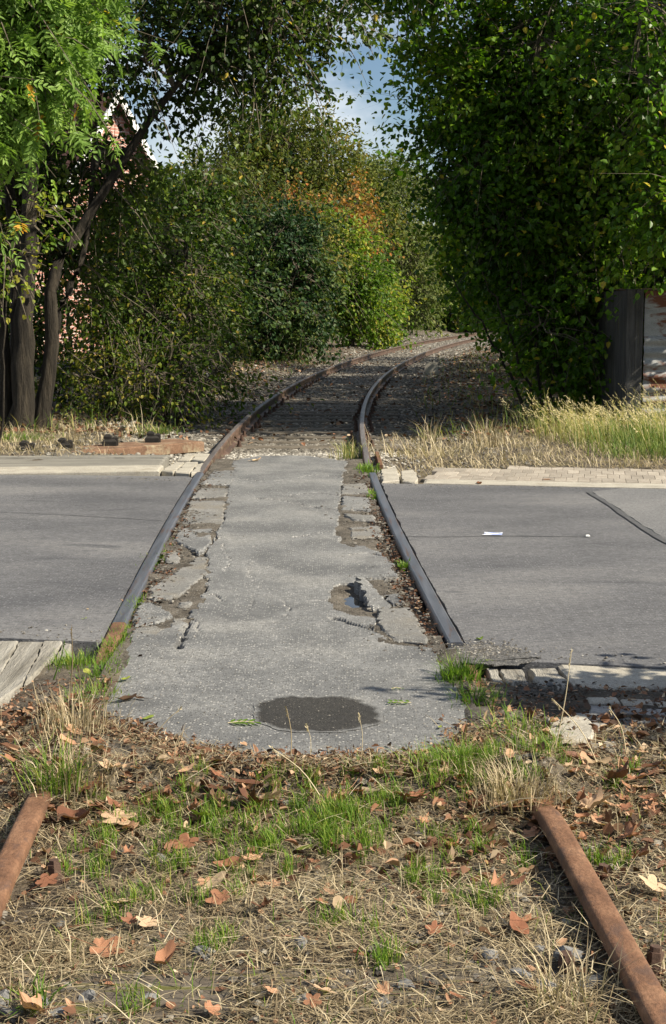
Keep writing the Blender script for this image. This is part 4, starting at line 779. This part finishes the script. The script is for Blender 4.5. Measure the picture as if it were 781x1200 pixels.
tuft('grass_tuft', 'bright green grass filling the flange gap beside left rail', g(140, 748, -.02), .03, 330, .07, M['grass'], .4, .004, (2, 3), stretch=(.7, 4), z=-.035)
tuft('grass_tuft', 'bright green grass beside the brown end of left rail', g(131, 765, -.02), .03, 420, .075, M['grass'], .45, .0045, (2.5, 2), stretch=(.75, 3.2), z=-.03)
tuft('grass_tuft', 'bright green grass between left rail end and the tall tufts', g(106, 822, -.02), .05, 380, .085, M['grass'], .45, .004, (2.5, 2), stretch=(.8, 1.8), z=-.025)
tuft('grass_tuft', 'short green grass in the left flange gap at the pothole', g(156, 712, -.02), .028, 260, .06, M['grass'], .5, .0045, (2.5, 2), stretch=(.7, 4), z=-.03)
tuft('grass_tuft', 'low green grass outside the left rail by timber slab', g(88, 778, -.02), .05, 230, .075, M['grass'], .4, .004, (3, 2), z=-.02)
tuft('grass_tuft', 'small green weeds in the left flange gap halfway along', g(184, 652, -.02), .035, 260, .05, M['grass'], .6, .006, (2, 3), stretch=(.8, 6), z=-.03)
tuft('grass_tuft', 'upright green tuft at the near end of right road rail', g(540, 800, -.02), .035, 300, .15, M['grass'], .3, .0045, (2, 3), z=-.03)
tuft('grass_tuft', 'green tuft below the right rail tuft at asphalt edge', g(556, 826, -.03), .05, 260, .1, M['grass'], .4, .004, (2, 3), z=-.03)
tuft('grass_tuft', 'sparse green tuft in front of the shaded concrete slab', g(606, 862, -.03), .06, 170, .12, M['grass'], .4, .004, (2, 2), z=-.03)
tuft('grass_tuft', 'broad green tuft where the asphalt ends at the right', g(535, 915, -.05), .07, 420, .13, M['grass'], .4, .0035, (2, 2))
tuft('dry_grass_tuft', 'pale dry tuft left of the right foreground rail end', g(605, 940, -.05), .07, 420, .15, M['straw'], .35, .003, (3, 2))
tuft('dry_grass_tuft', 'arching dry straw clump beside the right foreground rail', g(660, 1185, -.09), .05, 120, .19, M['straw'], .55, .003, (3, 2))
tuft('grass_tuft', 'small green rosette at the bottom left corner stones', g(45, 1185, -.09), .012, 26, .12, M['grass'], .7, .006, (2, 3))
tuft('grass_tuft', 'green weed in the right flange gap near the pothole', g(474, 663, -.02), .02, 90, .06, M['grass'], .7, .01, (2, 3), stretch=(.8, 2.5), z=-.03)
tuft('grass_tuft', 'green weed at the far end of the right flange gap', g(436, 582, -.02), .022, 140, .08, M['grass'], .6, .009, (2, 3), stretch=(.8, 5), z=-.03)
tuft('grass_tuft', 'leafy weed beyond the far end of the right road rail', g(430, 551, -.02), .05, 220, .1, M['grass'], .6, .009, (2, 3), stretch=(.8, 4), z=-.03)
tuft('weed', 'green weed with dry stalks inside the right rail beyond the crossing', g(412, 534, -.08), .09, 160, .26, M['drygrass'], .35, .006, (2, 2), 'weed', z=-.1)
tuft('dry_grass_tuft', 'fan of bleached dry stalks right of the far rail', g(505, 530, -.02), .22, 120, .38, M['straw'], .6, .006, (6, 1.5), z=-.05, stretch=(1.4, .6))
tuft('dry_grass_tuft', 'upright brown dry weed standing in front of the ballast', g(572, 522, 0), .1, 90, .42, M['straw'], .2, .007, (2, 2), z=-.03)
tuft('dry_grass_tuft', 'thin brown dry weed between rail and tall grass', g(505, 512, 0), .05, 34, .4, M['straw'], .2, .006, (2, 2), z=-.05)
tuft('dry_grass_tuft', 'tall reddish dry stalks on the left verge', g(84, 520, 0), .06, 40, .42, M['straw'], .2, .006, (2, 2), z=-.02)
tuft('dry_grass_tuft', 'bent bleached stalks on the left verge near the rail', g(160, 505, 0), .12, 22, .42, M['straw'], .7, .008, (6, 1.5), z=-.02)
tuft('grass_tuft', 'low green grass on the left verge at the picture edge', g(15, 513, 0), .22, 420, .12, M['grass'], .4, .007, (2, 2), z=-.03)
tuft('grass_tuft', 'small yellow green weed by the left ballast edge', g(184, 503, 0), .12, 200, .16, M['drygrass'], .5, .009, (1.5, 3), z=-.04)

# single long stalks rising in the foreground
def stalk(label, a, b, za, lift, w=.0022, tone=.85, mat='straw'):
    """a dry stalk from its root to its tip"""
    A = np.array([*g(*a, za), za]); yb = A[1] + lift; dx = (b[0] - 390.5) / 1750; dy = (600 - b[1]) / 1750
    d = np.array([dx, math.cos(PITCH) + dy * math.sin(PITCH), -math.sin(PITCH) + dy * math.cos(PITCH)]); t = yb / d[1]; B = np.array([0, 0, CAM_H]) + d * t
    mb = MB(); m = (A + B) / 2 + [.01, 0, .02]; tube(mb, curve([A, m, B], 8) - A, np.linspace(w, w * .45, 8), 4, tone)
    # seed head of small scales
    hd = B - A; k = 9; tt = np.linspace(.86, 1, k)[:, None]; leaf_cards(mb, hd * tt, unit(np.tile(hd, (k, 1))) + R.normal(0, .35, (k, 3)), R.normal(0, 1, (k, 3)), np.full(k, .012), np.full(k, .004), np.full(k, tone))
    mb.build('dry_stalk', M[mat], label=label, cat='grass stalk').location = A
stalk('long thin stalk standing before the shaded bricks', (647, 895), (670, 762), -.05, .05)
stalk('leaning pale stalk crossing the concrete slab in the shade', (705, 905), (649, 820), -.05, .0)
stalk('leaning stalk before the dark pavers', (735, 890), (715, 830), -.05, .0)
stalk('upright brown stalk left of the damp patch', (340, 905), (336, 830), -.05, .0, tone=.5)
stalk('thin stalk in front of the damp patch', (422, 905), (421, 838), -.05, .0, .0014)
stalk('thin stalk at the left of the damp patch', (362, 905), (360, 850), -.05, .0, .0014)
stalk('arching stalk leaning left over the asphalt edge', (385, 948), (318, 876), -.06, .0)
stalk('long bent stalk over leaves right of left rail', (170, 875), (212, 830), -.04, .0)
stalk('stalk lying towards the right rail leaves', (560, 955), (640, 935), -.06, -.1)
stalk('tall brown flower stalk beside timber slab', (80, 835), (84, 735), -.03, .0, .003, .2)
stalk('second brown flower stalk beside timber slab', (90, 838), (92, 780), -.03, .0, .003, .15)
stalk('curved green stalk over the timber slab', (62, 800), (76, 752), -.03, .0, .003, .1, 'grass')

# fallen leaves
def leaf_outline(kind, rg):
    if kind == 'maple':
        a = np.linspace(-np.pi * .93, np.pi * .93, 31); lob = np.abs(np.cos(a * 2.5)) ** .7
        r = .42 + .58 * lob * (1 - .35 * np.abs(a) / np.pi); r *= 1 + rg.normal(0, .07, 31)
        return np.c_[np.sin(a) * r * .8, np.cos(a) * r * .9 + .2]
    t = np.linspace(0, 2 * np.pi, 18, endpoint=False); y = -np.cos(t); w = (.46 if kind == 'oval' else .32) * np.sin(t) * (1 - .25 * y)
    return np.c_[w * (1 + rg.normal(0, .05, 18)), y * .95]
def leaf_mesh(kind, mat, curl, seed):
    rg = np.random.default_rng(seed); O = leaf_outline(kind, rg); n = len(O); c = np.array([0, -.05]); ring = c + (O - c) * .55
    def zf(q): return curl * (q[:, 0] ** 2 * .55 + .3 * (q[:, 1] + .1) ** 2) + .12 * curl * np.sin(q[:, 0] * 5 + seed) * np.cos(q[:, 1] * 4) + .03 * rg.normal(0, 1, len(q)) * min(1, curl)
    V = np.vstack([np.c_[O, zf(O)], np.c_[ring, zf(ring)], [[c[0], c[1], 0]]]); i = np.arange(n); j = (i + 1) % n
    if kind == 'maple': i = i[:-1]; j = j[:-1]
    mb = MB(); mb.add(V, [np.stack([i, j, n + j, n + i], 1), np.stack([n + i, n + j, np.full(len(i), 2 * n)], 1)])
    st = curve([(0, -.1, .02), (0, -.9, .05), (.1, -1.5, .15)], 5); tube(mb, st, .02, 3)
    return mb.mesh('fallen_leaf', mat, True)
LM = {}
for nm, mt in (('brown', 'fallen'), ('green', 'fallen_green'), ('dark', 'fallen_dark'), ('pale', 'fallen_pale')):
    LM[nm] = [leaf_mesh(k, M[mt], c, s) for k, c, s in (('maple', .35, 1), ('maple', .8, 2), ('maple', 1.2, 3), ('oval', .5, 4), ('oval', 1.1, 5), ('slim', .7, 6))]
def fallen(px, row, size, tone='brown', var=None, label=None, group=None, z=None, rot=None):
    zz = -.05
    for _ in range(2):
        x, y = g(px, row, zz); zz = (float(gz(x, y)) + .016) if z is None else z
    if var is None: var = random.randrange(3, 6) if tone == 'pale' else random.randrange(6)
    if label and '%' in label: label = label % ({'brown': 'orange brown', 'dark': 'dark brown', 'pale': 'pale tan', 'green': 'green'}[tone] + (' lobed' if var < 3 else ' oval' if var < 5 else ' narrow'))
    size *= 1.08; me = LM[tone][var]
    return obj('fallen_leaf', me, None, (x, y, zz + (size * .2 if z is None else size * .03)), (random.uniform(-.4, .4), random.uniform(-.4, .4), random.random() * 6.28) if rot is None else rot, (size * random.uniform(.7, 1.15), size * random.uniform(.75, 1.25), size * random.uniform(.5, 1.5)), label=label, cat='leaf', group=group)
big = [(90, 965, .06, 'big curled tan leaf beside the left foreground rail'), (135, 962, .07, 'largest tan lobed leaf below left tall tufts'), (300, 945, .058, 'tan lobed leaf before the left half of asphalt'), (52, 1038, .042, 'orange leaf inside the left rail above the bolt'),
       (150, 1062, .035, 'lone pale orange leaf amid straw in the left foreground'), (262, 1065, .04, 'brown lobed leaf in the centre left straw'), (312, 1068, .03, 'small rust leaf right of the centre left leaf'), (225, 962, .05, 'dark red leaf beside the yellow green one'),
       (176, 1082, .038, 'folded orange leaf lying in the left straw'), (690, 950, .06, 'big orange leaf right of the right rail end'), (640, 935, .055, 'curled pale orange leaf on the end of the right rail'), (715, 915, .065, 'heap-topping brown leaf before the dark pavers'),
       (735, 985, .05, 'tan leaf at the right edge beside the rail'), (580, 945, .045, 'curled leaf left of the right rail end'), (770, 1045, .06, 'orange leaf cut by the right picture edge'), (745, 1005, .035, 'small red leaf right of the right rail'), (580, 1038, .03, 'small orange leaf left of right rail in straw'),
       (512, 1095, .028, 'tiny red brown leaf in the right centre straw'), (318, 1165, .026, 'tiny orange leaf near the bottom centre'), (455, 1165, .028, 'small orange leaf beside the bottom stones'), (250, 1193, .03, 'red brown leaf on the bottom picture edge'), (705, 1030, .03, 'pale yellow leaf right of the rail'), (620, 1162, .035, 'pinkish leaf among the stones by right rail'),
       (475, 935, .045, 'orange leaf at the asphalt end in the grass'), (560, 925, .04, 'brown leaf behind the broad green tuft'), (150, 1003, .03, 'small curled leaf in left straw')]
for px, row, s, lb in big: fallen(px, row, s, 'brown', random.choice([0, 1, 1, 2, 4]), lb)
for px, row, s, tn, v, lb in ((235, 960, .06, 'green', 0, 'yellow green lobed leaf in the grass left of centre'), (192, 902, .042, 'pale', 3, 'pale upturned leaf on the litter left of centre'), (453, 902, .034, 'green', 3, 'lime green leaf at the asphalt end right of centre'), (186, 885, .036, 'green', 1, 'olive yellow leaf at the left asphalt edge'),
                              (396, 1066, .036, 'pale', 3, 'pale leaf standing out in the centre straw'), (312, 985, .03, 'green', 3, 'yellow green leaf in the central grass'), (357, 995, .02, 'green', 3, 'tiny lime leaf below the central grass'), (700, 900, .05, 'pale', 5, 'long pale leaf on the right heap'), (776, 893, .02, 'green', 3, 'bright yellow leaf at the right picture edge'),
                              (688, 830, .036, 'dark', 3, 'dark brown leaf on the shaded slab edge'), (660, 845, .03, 'dark', 4, 'dark leaf on the shaded concrete slab'), (102, 793, .03, 'green', 3, 'pale green leaf on the grass by left rail')):
    fallen(px, row, s, tn, v, lb)
for px, row, s, tn, v, lb in ((562, 749, .03, 'green', 5, 'yellow leaf on the road beside the right rail end'), (574, 774, .018, 'green', 3, 'tiny yellow leaf on tar near the timber blocks'), (173, 842, .028, 'green', 3, 'olive leaf on the left asphalt below the curled one'), (148, 820, .045, 'dark', 4, 'dark curled leaf on the left edge of asphalt'), (164, 818, .03, 'dark', 5, 'folded dark leaf touching the curled one on asphalt'),
                              (147, 796, .022, 'green', 4, 'small green leaf at the asphalt edge by left grass'), (516, 852, .018, 'green', 3, 'small green leaf near the right asphalt edge'), (286, 872, .016, 'brown', 3, 'tiny orange leaf on asphalt below green sprig'), (99, 725, .014, 'green', 5, 'tiny leaf on the left road near rail'), (103, 714, .012, 'pale', 3, 'tiny pale scrap leaf on the left road'),
                              (300, 540, .05, 'brown', 4, 'orange leaf at the far end of the asphalt'), (562, 567, .04, 'brown', 4, 'brown leaf on the far concrete strip'), (642, 562, .05, 'brown', 3, 'orange leaf on the far pavers')):
    fallen(px, row, s, tn, v, lb, z=-.004, rot=(random.uniform(-.04, .04), random.uniform(-.04, .04), random.random() * 6.28))
grp = {'left': 'small %s fallen leaf in the litter right of left tall tufts', 'mid': 'small %s fallen leaf along the near end of the asphalt', 'right': 'small %s fallen leaf in the heap right of the right rail', 'low': 'small %s fallen leaf scattered in the low straw', 'edge': 'small %s fallen leaf between slab and left rail'}
spots = []
for key, n, x0, x1, y0, y1 in (('left', 60, 105, 250, 858, 935), ('mid', 48, 250, 560, 890, 945), ('right', 82, 620, 790, 885, 985), ('low', 30, 40, 620, 960, 1190), ('edge', 12, 0, 100, 815, 900), ('mid', 14, 540, 640, 890, 990)):
    for _ in range(n): spots.append((key, random.uniform(x0, x1), random.uniform(y0, y1)))
for key, px, row in spots:
    fallen(px, row, random.uniform(.014, .034) + (.018 if random.random() < .3 else 0), random.choices(['brown', 'dark', 'pale'], [.78, .19, .03])[0], None, grp[key], (grp[key] % '').replace('small ', '').replace('leaf', 'leaves').replace('  ', ' ').strip())
for _ in range(16): fallen(random.uniform(140, 162), random.uniform(695, 745), random.uniform(.012, .025), random.choice(['brown', 'dark']), None, '%s leaf caught beside the left rail at the pothole', 'leaves caught in the left flange gap', z=-.02)
for _ in range(14): fallen(random.uniform(488, 512), random.uniform(705, 752), random.uniform(.012, .022), random.choice(['brown', 'dark']), None, '%s leaf caught in the right flange gap', 'leaves caught in the right flange gap', z=-.035)

# sprigs of compound green leaves dropped on the asphalt
def sprig(label, px, row, n, s, rz):
    x, y = g(px, row, -.008); mb = MB(); o = empty('leaf_sprig', (x, y, -.002), rz, label=label, cat='leaf')
    tube(mb, [(-s, 0, -.002), (0, .01, .0), (s * .9, 0, -.002)], .0016, 4, .9); mb.build('midrib', M['straw'], o)
    for i in range(n):
        t = (i // 2) / max(1, (n - 1) // 2); sg = 1 if i % 2 else -1; mb = MB()
        V = np.array([(0, 0, 0), (.3, .16, .03), (.65, .17, .04), (1, 0, .02), (.65, -.17, .05), (.3, -.16, .03)]) * s * .85
        mb.add(V, np.array([[0, 1, 2, 3], [0, 3, 4, 5]])); b = mb.build('leaflet', M['lf_light'], o); b.location = (-s * .8 + 1.6 * s * t, 0, -.001); b.rotation_euler = (random.uniform(-.1, .1), random.uniform(-.05, .03), sg * random.uniform(.6, 1.2))
sprig('bright green leaf sprig left of the damp patch', 284, 848, 9, .05, .1)
sprig('thin green leaf sprig right of the damp patch', 470, 824, 8, .038, 3.0)
sprig('small green leaf sprig behind the right one', 465, 808, 5, .022, .3)

# crumbs of leaf and gravel chips: far too many to count
def stones(mb, P, r, rnd, sq=.65):
    n = len(P); base = np.array([(1, 0, 0), (-1, 0, 0), (0, 1, 0), (0, -1, 0), (0, 0, 1), (0, 0, -1.)]); extra = unit(np.array([(1, 1, 1), (-1, 1, 1), (1, -1, 1), (-1, -1, 1.)]))
    V = np.concatenate([base, extra]); F = np.array([[0, 2, 6], [2, 4, 6], [4, 0, 6], [2, 1, 7], [1, 4, 7], [4, 2, 7], [0, 4, 8], [4, 3, 8], [3, 0, 8], [1, 3, 9], [3, 4, 9], [4, 1, 9]])
    a = R.random(n) * 6.28; k = V[None] * (.65 + .6 * R.random((n, 10, 1))) * r[:, None, None] * [1, 1, sq]
    c, s = np.cos(a)[:, None], np.sin(a)[:, None]; W = np.stack([k[..., 0] * c - k[..., 1] * s, k[..., 0] * s + k[..., 1] * c, k[..., 2]], -1) + P[:, None]
    mb.add(W.reshape(-1, 3), (np.arange(n)[:, None, None] * 10 + F[None]).reshape(-1, 3), np.repeat(rnd, 10))
mb = MB(); x, y = fg_points(24000, 2.6, 5.7); w = np.clip(.22 + .8 * sstep(3.9, 4.6, y) + .3 * (x > .6), 0, 1); ok = clear_of_asphalt(x, y - .05) & (R.random(len(x)) < w); x, y = x[ok], y[ok]; n = len(x)
leaf_cards(mb, np.c_[x, y, gz(x, y) + .005 + .012 * R.random(n)], R.normal(0, 1, (n, 3)) * [1, 1, .3], R.normal(0, .5, (n, 3)) + [0, 0, 1], .006 + .032 * R.random(n) ** 3, .004 + .02 * R.random(n) ** 2, R.random(n))
x, y = fg_points(3200, 3.8, 5.3); ok = clear_of_asphalt(x, y - .03) & (R.random(len(x)) < np.clip(1.6 * fbm(x, y, 3, 57, 3) - .35, 0, 1)); x, y = x[ok], y[ok]; n = len(x)
leaf_cards(mb, np.c_[x, y, gz(x, y) + .01 + .012 * R.random(n)], R.normal(0, 1, (n, 3)) * [1, 1, .35], R.normal(0, .6, (n, 3)) + [0, 0, 1], .02 + .03 * R.random(n), .012 + .022 * R.random(n), R.random(n), .5)
for px, sgn in ((0, -1), (1, 1)):                                   # debris in both flange gaps
    m = 1500; y = 6.0 + 7 * R.random(m); x = cx(y) + sgn * (HALF - .045 - .12 * R.random(m)); x = np.clip(x, cx(y) - HALF + .04, cx(y) + HALF - .04)
    leaf_cards(mb, np.c_[x, y, -.03 + .02 * R.random(m)], R.normal(0, 1, (m, 3)) * [1, 1, .3], R.normal(0, .5, (m, 3)) + [0, 0, 1], .01 + .02 * R.random(m), .006 + .012 * R.random(m), R.random(m) ** 1.6 * .6)
_e = curve([(*g(a, b, -.01), 0) for a, b in [(122, 846), (160, 862), (210, 878), (280, 890), (350, 895), (430, 892), (500, 892), (545, 882), (556, 852)]], 400)[:, :2]
m = 2600; q = _e[R.integers(0, 400, m)] + R.normal(0, .045, (m, 2)) * [1, 1.2]
leaf_cards(mb, np.c_[q, np.maximum(gz(q[:, 0], q[:, 1]), -.012) + .004 + .01 * R.random(m)], R.normal(0, 1, (m, 3)) * [1, 1, .35], R.normal(0, .5, (m, 3)) + [0, 0, 1], .006 + .03 * R.random(m) ** 2, .004 + .02 * R.random(m) ** 2, R.random(m), .4)
mb.build('leaf_litter', M['crumb'], label='crumbs of dead leaves and debris', cat='leaf litter', kind='stuff')
mb = MB(); x, y = fg_points(3800, 2.6, 5.2); ok = clear_of_asphalt(x, y) & (R.random(len(x)) < fbm(x, y, 2, 17, 3) * 1.5 - .35); x, y = x[ok], y[ok]; n = len(x)
stones(mb, np.c_[x, y, gz(x, y) + .003], .006 + .016 * R.random(n) ** 2, R.random(n) * .8)
# crumbled asphalt along the broken edges and on the tar at the end of the right rail
m = 2600; y = 6.2 + 7 * R.random(m); sg = np.where(R.random(m) < .6, -1, 1); x = cx(y) + sg * (HALF - .05 - np.abs(R.normal(0, .14, m))); stones(mb, np.c_[x, y, -.028 + .02 * R.random(m)], .004 + .01 * R.random(m) ** 2, R.random(m) * .75)
q = np.array([g(a, b, -.008) for a, b in zip(R.normal(562, 26, 900), R.normal(763, 6, 900))]); stones(mb, np.c_[q, np.full(900, -.004)], .002 + .006 * R.random(900) ** 3, R.random(900))
q = np.array([g(a, b, -.008) for a, b in zip(R.normal(610, 40, 500), R.normal(806, 5, 500))]); stones(mb, np.c_[q, np.full(500, -.018)], .004 + .009 * R.random(500) ** 2, R.random(500) * .5)
q = np.array([g(a, b, -.008) for a, b in zip(R.uniform(140, 540, 1200), R.uniform(700, 890, 1200))]); stones(mb, np.c_[q, np.full(1200, -.006)], .0015 + .003 * R.random(1200) ** 3, R.random(1200))
m = 1500; x = R.uniform(-2, 2, m); e = np.abs(R.normal(0, .12, m)); y = np.where(R.random(m) < .5, y_near(x) + e - .02, y_far(x) - e); ok = (np.abs(x - cx(y)) > HALF + .05); stones(mb, np.c_[x, y, np.full(m, -.006)][ok], (.002 + .006 * R.random(m) ** 3)[ok], R.random(m)[ok])
mb.build('gravel', M['gravel'], label='gravel chips and crumbled asphalt', cat='gravel', kind='stuff')

stm = []
for s in range(5):
    mb = MB(); rg = np.random.default_rng(s); import bmesh
    bm = bmesh.new(); bmesh.ops.create_icosphere(bm, subdivisions=2, radius=1)
    for v in bm.verts: v.co *= 1 + .22 * math.sin(v.co.x * 3 + s) * math.cos(v.co.y * 2.5 + s * 2) + rg.normal(0, .12); v.co.z *= .65; v.co.x *= 1.2
    V = np.array([v.co[:] for v in bm.verts]); F = np.array([[v.index for v in f.verts] for f in bm.faces]); bm.free(); mb.add(V, F); stm.append(mb.mesh('stone', M['stone']))
for px, row, s, lb in ((15, 1192, .035, 'large blue grey stone in the bottom left corner'), (0, 1178, .03, 'pale stone cut by the left edge above the corner stone'), (68, 1192, .028, 'pale stone right of the bottom left corner stone'), (48, 1182, .022, 'round stone behind the corner rosette'), (102, 1172, .024, 'grey stone right of the bottom left rosette'), (175, 1172, .026, 'flat grey stone in the left bottom straw'),
                       (72, 1082, .022, 'grey stone half hidden beside the left bolts'), (238, 1122, .028, 'dark lump at the end of the mossy sleeper'), (352, 1112, .022, 'dark lump on the middle of the mossy sleeper'), (246, 1118, .018, 'small dark stone next to the sleeper lump'), (475, 1160, .03, 'pale blue grey angular stone at bottom centre right'), (446, 1180, .03, 'dark angular stone at the bottom centre'), (355, 1178, .024, 'dark stone left of the bottom centre'),
                       (630, 1120, .022, 'pale upright stone beside the right rail'), (575, 1130, .026, 'dark cinder left of the right rail stones'), (665, 1135, .04, 'green grey stone under the right rail clump'), (612, 1150, .03, 'stone by the pinkish leaf'), (565, 1120, .022, 'tan stone next to the dark cinder'), (640, 1172, .035, 'grey stone in the shade of right rail'), (690, 1165, .035, 'grey stone against the foot of right rail'),
                       (190, 1015, .022, 'dark stone in the left centre straw'), (160, 1035, .018, 'pale sliver of stone left of centre'), (262, 875, .012, 'dark pebble at the asphalt end'), (644, 803, .018, 'black lump of tar on the timber blocks')):
    zz = -.09 if row > 1000 else -.05
    if row < 810: zz = -.012
    x, y = g(px, row, zz); z0 = float(gz(x, y)) if row > 810 else zz
    o = obj('stone', stm[random.randrange(5)], None, (x, y, z0 + s * .2), (random.uniform(-.4, .4), random.uniform(-.4, .4), random.random() * 6), s * random.uniform(.65, .9), label=lb, cat='stone', group='single stones in the foreground')

# ballast beyond the crossing
mb = MB()
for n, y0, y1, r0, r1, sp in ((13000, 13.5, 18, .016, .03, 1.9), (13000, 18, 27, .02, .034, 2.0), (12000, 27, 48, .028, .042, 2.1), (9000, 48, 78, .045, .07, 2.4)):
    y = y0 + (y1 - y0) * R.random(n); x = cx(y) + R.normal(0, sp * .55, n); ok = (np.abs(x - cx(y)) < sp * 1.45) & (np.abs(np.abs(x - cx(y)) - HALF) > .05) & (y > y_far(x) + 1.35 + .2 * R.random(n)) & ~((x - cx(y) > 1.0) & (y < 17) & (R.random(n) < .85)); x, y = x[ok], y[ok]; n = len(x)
    stones(mb, np.c_[x, y, np.maximum(gz(x, y), -.182) + .008 * R.random(n)], r0 + (r1 - r0) * R.random(n), np.clip(R.beta(2.2, 2.2, n) + .28 * (y < 16.2) * (np.abs(x - cx(y)) < 1.3), 0, 1))  # stones by the road made paler, sunlight put into their colour
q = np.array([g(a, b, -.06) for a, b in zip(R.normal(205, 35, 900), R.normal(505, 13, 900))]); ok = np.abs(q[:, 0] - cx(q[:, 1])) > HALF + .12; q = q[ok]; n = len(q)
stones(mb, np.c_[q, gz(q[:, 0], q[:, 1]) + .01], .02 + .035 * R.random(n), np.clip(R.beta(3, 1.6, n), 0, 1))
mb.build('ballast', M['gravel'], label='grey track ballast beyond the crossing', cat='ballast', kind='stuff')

# verges beyond the road: dry turf, tall seeding grass on the right, dead leaves under the trees
mb = MB(); n = 36000; x = R.uniform(-6, 5.5, n); y = 13.2 + 5.5 * R.random(n) ** 1.3; d = x - cx(y)
w = np.where(d > 0, sstep(.85, 1.4, d), sstep(1.5, 2.4, -d)) * (y > y_far(x) + np.where(d > 0, 1.42, 1.5)); w = np.maximum(w, .35 * (np.abs(d) < 1.3) * (y < 14.8) * (y > 14.0) * (np.abs(np.abs(d) - HALF) > .05)); w = w * (.3 + .9 * fbm(x, y, 1.5, 71, 3))
ok = R.random(n) < w; x, y = x[ok], y[ok]; n = len(x)
blades(mb, np.c_[x, y, gz(x, y)], R.random(n) * 6.28, np.abs(R.normal(.9, .4, n)), .06 + .12 * R.random(n), .004 + .004 * R.random(n), np.clip(R.beta(3, 1.8, n), 0, 1), .6)
mb.build('verge_straw', M['straw'], label='dry yellow turf along the verges beyond the road', cat='dry grass', kind='stuff')
mb = MB(); n = 5200; x = R.uniform(1.75, 5.6, n); y = 14.2 + 3.8 * R.random(n); w = sstep(2.15, 2.8, x + (y - 15) * .05) * np.clip(2.2 * fbm(x, y, 1.9, 23, 3) - .45, .08, 1); ok = R.random(n) < w; x, y = x[ok], y[ok]; n = len(x)
hh = .8 * (.35 + 1.3 * fbm(x, y, 1.3, 67, 3)) * (.2 + .38 * R.random(n)) * (.55 + .45 * sstep(14.2, 15.5, y)); az = R.normal(2.9, 1.0, n)
blades(mb, np.c_[x, y, gz(x, y)], az, np.abs(R.normal(.25, .2, n)), hh, .005 + .004 * R.random(n), np.clip(.1 + .55 * R.random(n) + .6 * (fbm(x, y, 1.6, 43, 2) - .5), 0, .8), .6)
k = np.where(R.random(n) < .3)[0]; nk = len(k)                      # arching culms with pale seed heads
hb = np.c_[x[k], y[k], gz(x[k], y[k])]; az = R.normal(3.0, 1.1, nk); le = .1 + .5 * R.random(nk); Lk = .85 * (.35 + 1.1 * fbm(x[k], y[k], 1.3, 67, 3)) * (.42 + .32 * R.random(nk))
blades(mb, hb, az, le, Lk, np.full(nk, .004), .75 + .25 * R.random(nk), .8)
for q in range(9):
    t = .68 + .035 * q; l2 = le + .55; dv = np.stack([np.cos(az) * np.sin(l2), np.sin(az) * np.sin(l2), np.cos(l2)], 1); d1 = np.stack([np.cos(az) * np.sin(le), np.sin(az) * np.sin(le), np.cos(le)], 1)
    P = hb + d1 * (Lk * .5)[:, None] + dv * (Lk * (t - .5))[:, None]; leaf_cards(mb, P, dv + R.normal(0, .5, (nk, 3)), R.normal(0, 1, (nk, 3)), np.full(nk, .035), np.full(nk, .008), .85 + .15 * R.random(nk))
mb.build('tall_grass', M['drygrass'], label='tall seeding dry grass on the right verge before the shed', cat='tall grass', kind='stuff')
mb = MB(); n = 12000; x = R.uniform(1.9, 5.4, n); y = 13.8 + 2.4 * R.random(n); w = sstep(2.3, 3.3, x) * (.5 + .7 * fbm(x, y, 1.8, 29, 3)) * (1 - .6 * sstep(14.8, 16, y)); ok = R.random(n) < w; x, y = x[ok], y[ok]; n = len(x)
blades(mb, np.c_[x, y, gz(x, y)], R.random(n) * 6.28, np.abs(R.normal(.4, .3, n)), .08 + .16 * R.random(n), .006 + .006 * R.random(n), R.beta(2, 2.5, n) * .6, .7)
mb.build('green_verge', M['drygrass'], label='green grass at the foot of the tall dry grass on the right', cat='grass', kind='stuff')
mb = MB(); n = 26000; x = R.uniform(-8, 8, n); y = 15.5 + 40 * R.random(n) ** 1.7; d = np.abs(x - cx(y)); ok = R.random(n) < (.12 + .9 * sstep(1.2, 2.6, d)) * (y > 17); x, y = x[ok], y[ok]; n = len(x)
leaf_cards(mb, np.c_[x, y, np.maximum(gz(x, y), -.14) + .02 + .02 * R.random(n)], R.normal(0, 1, (n, 3)) * [1, 1, .25], R.normal(0, .4, (n, 3)) + [0, 0, 1], .04 + .06 * R.random(n), .03 + .04 * R.random(n), R.random(n))
mb.build('woodland_litter', M['crumb'], label='dead leaves on the ground under the trees', cat='leaf litter', kind='stuff')
mb = MB(); n = 9000; x = R.uniform(-7, 7, n); y = 17.3 + 30 * R.random(n) ** 1.6; d = np.abs(x - cx(y)); ok = (d > 1.5) & (R.random(n) < fbm(x, y, .8, 37, 3) * 1.4 - .2 + .2 * (d > 2.2)); x, y = x[ok], y[ok]; n = len(x)
blades(mb, np.c_[x, y, gz(x, y)], R.random(n) * 6.28, np.abs(R.normal(.5, .35, n)), .12 + .25 * R.random(n), .007 + .008 * R.random(n), R.random(n) * .7, .7)
mb.build('undergrowth_grass', M['drygrass'], label='rough grass along the shaded banks of the track', cat='grass', kind='stuff')
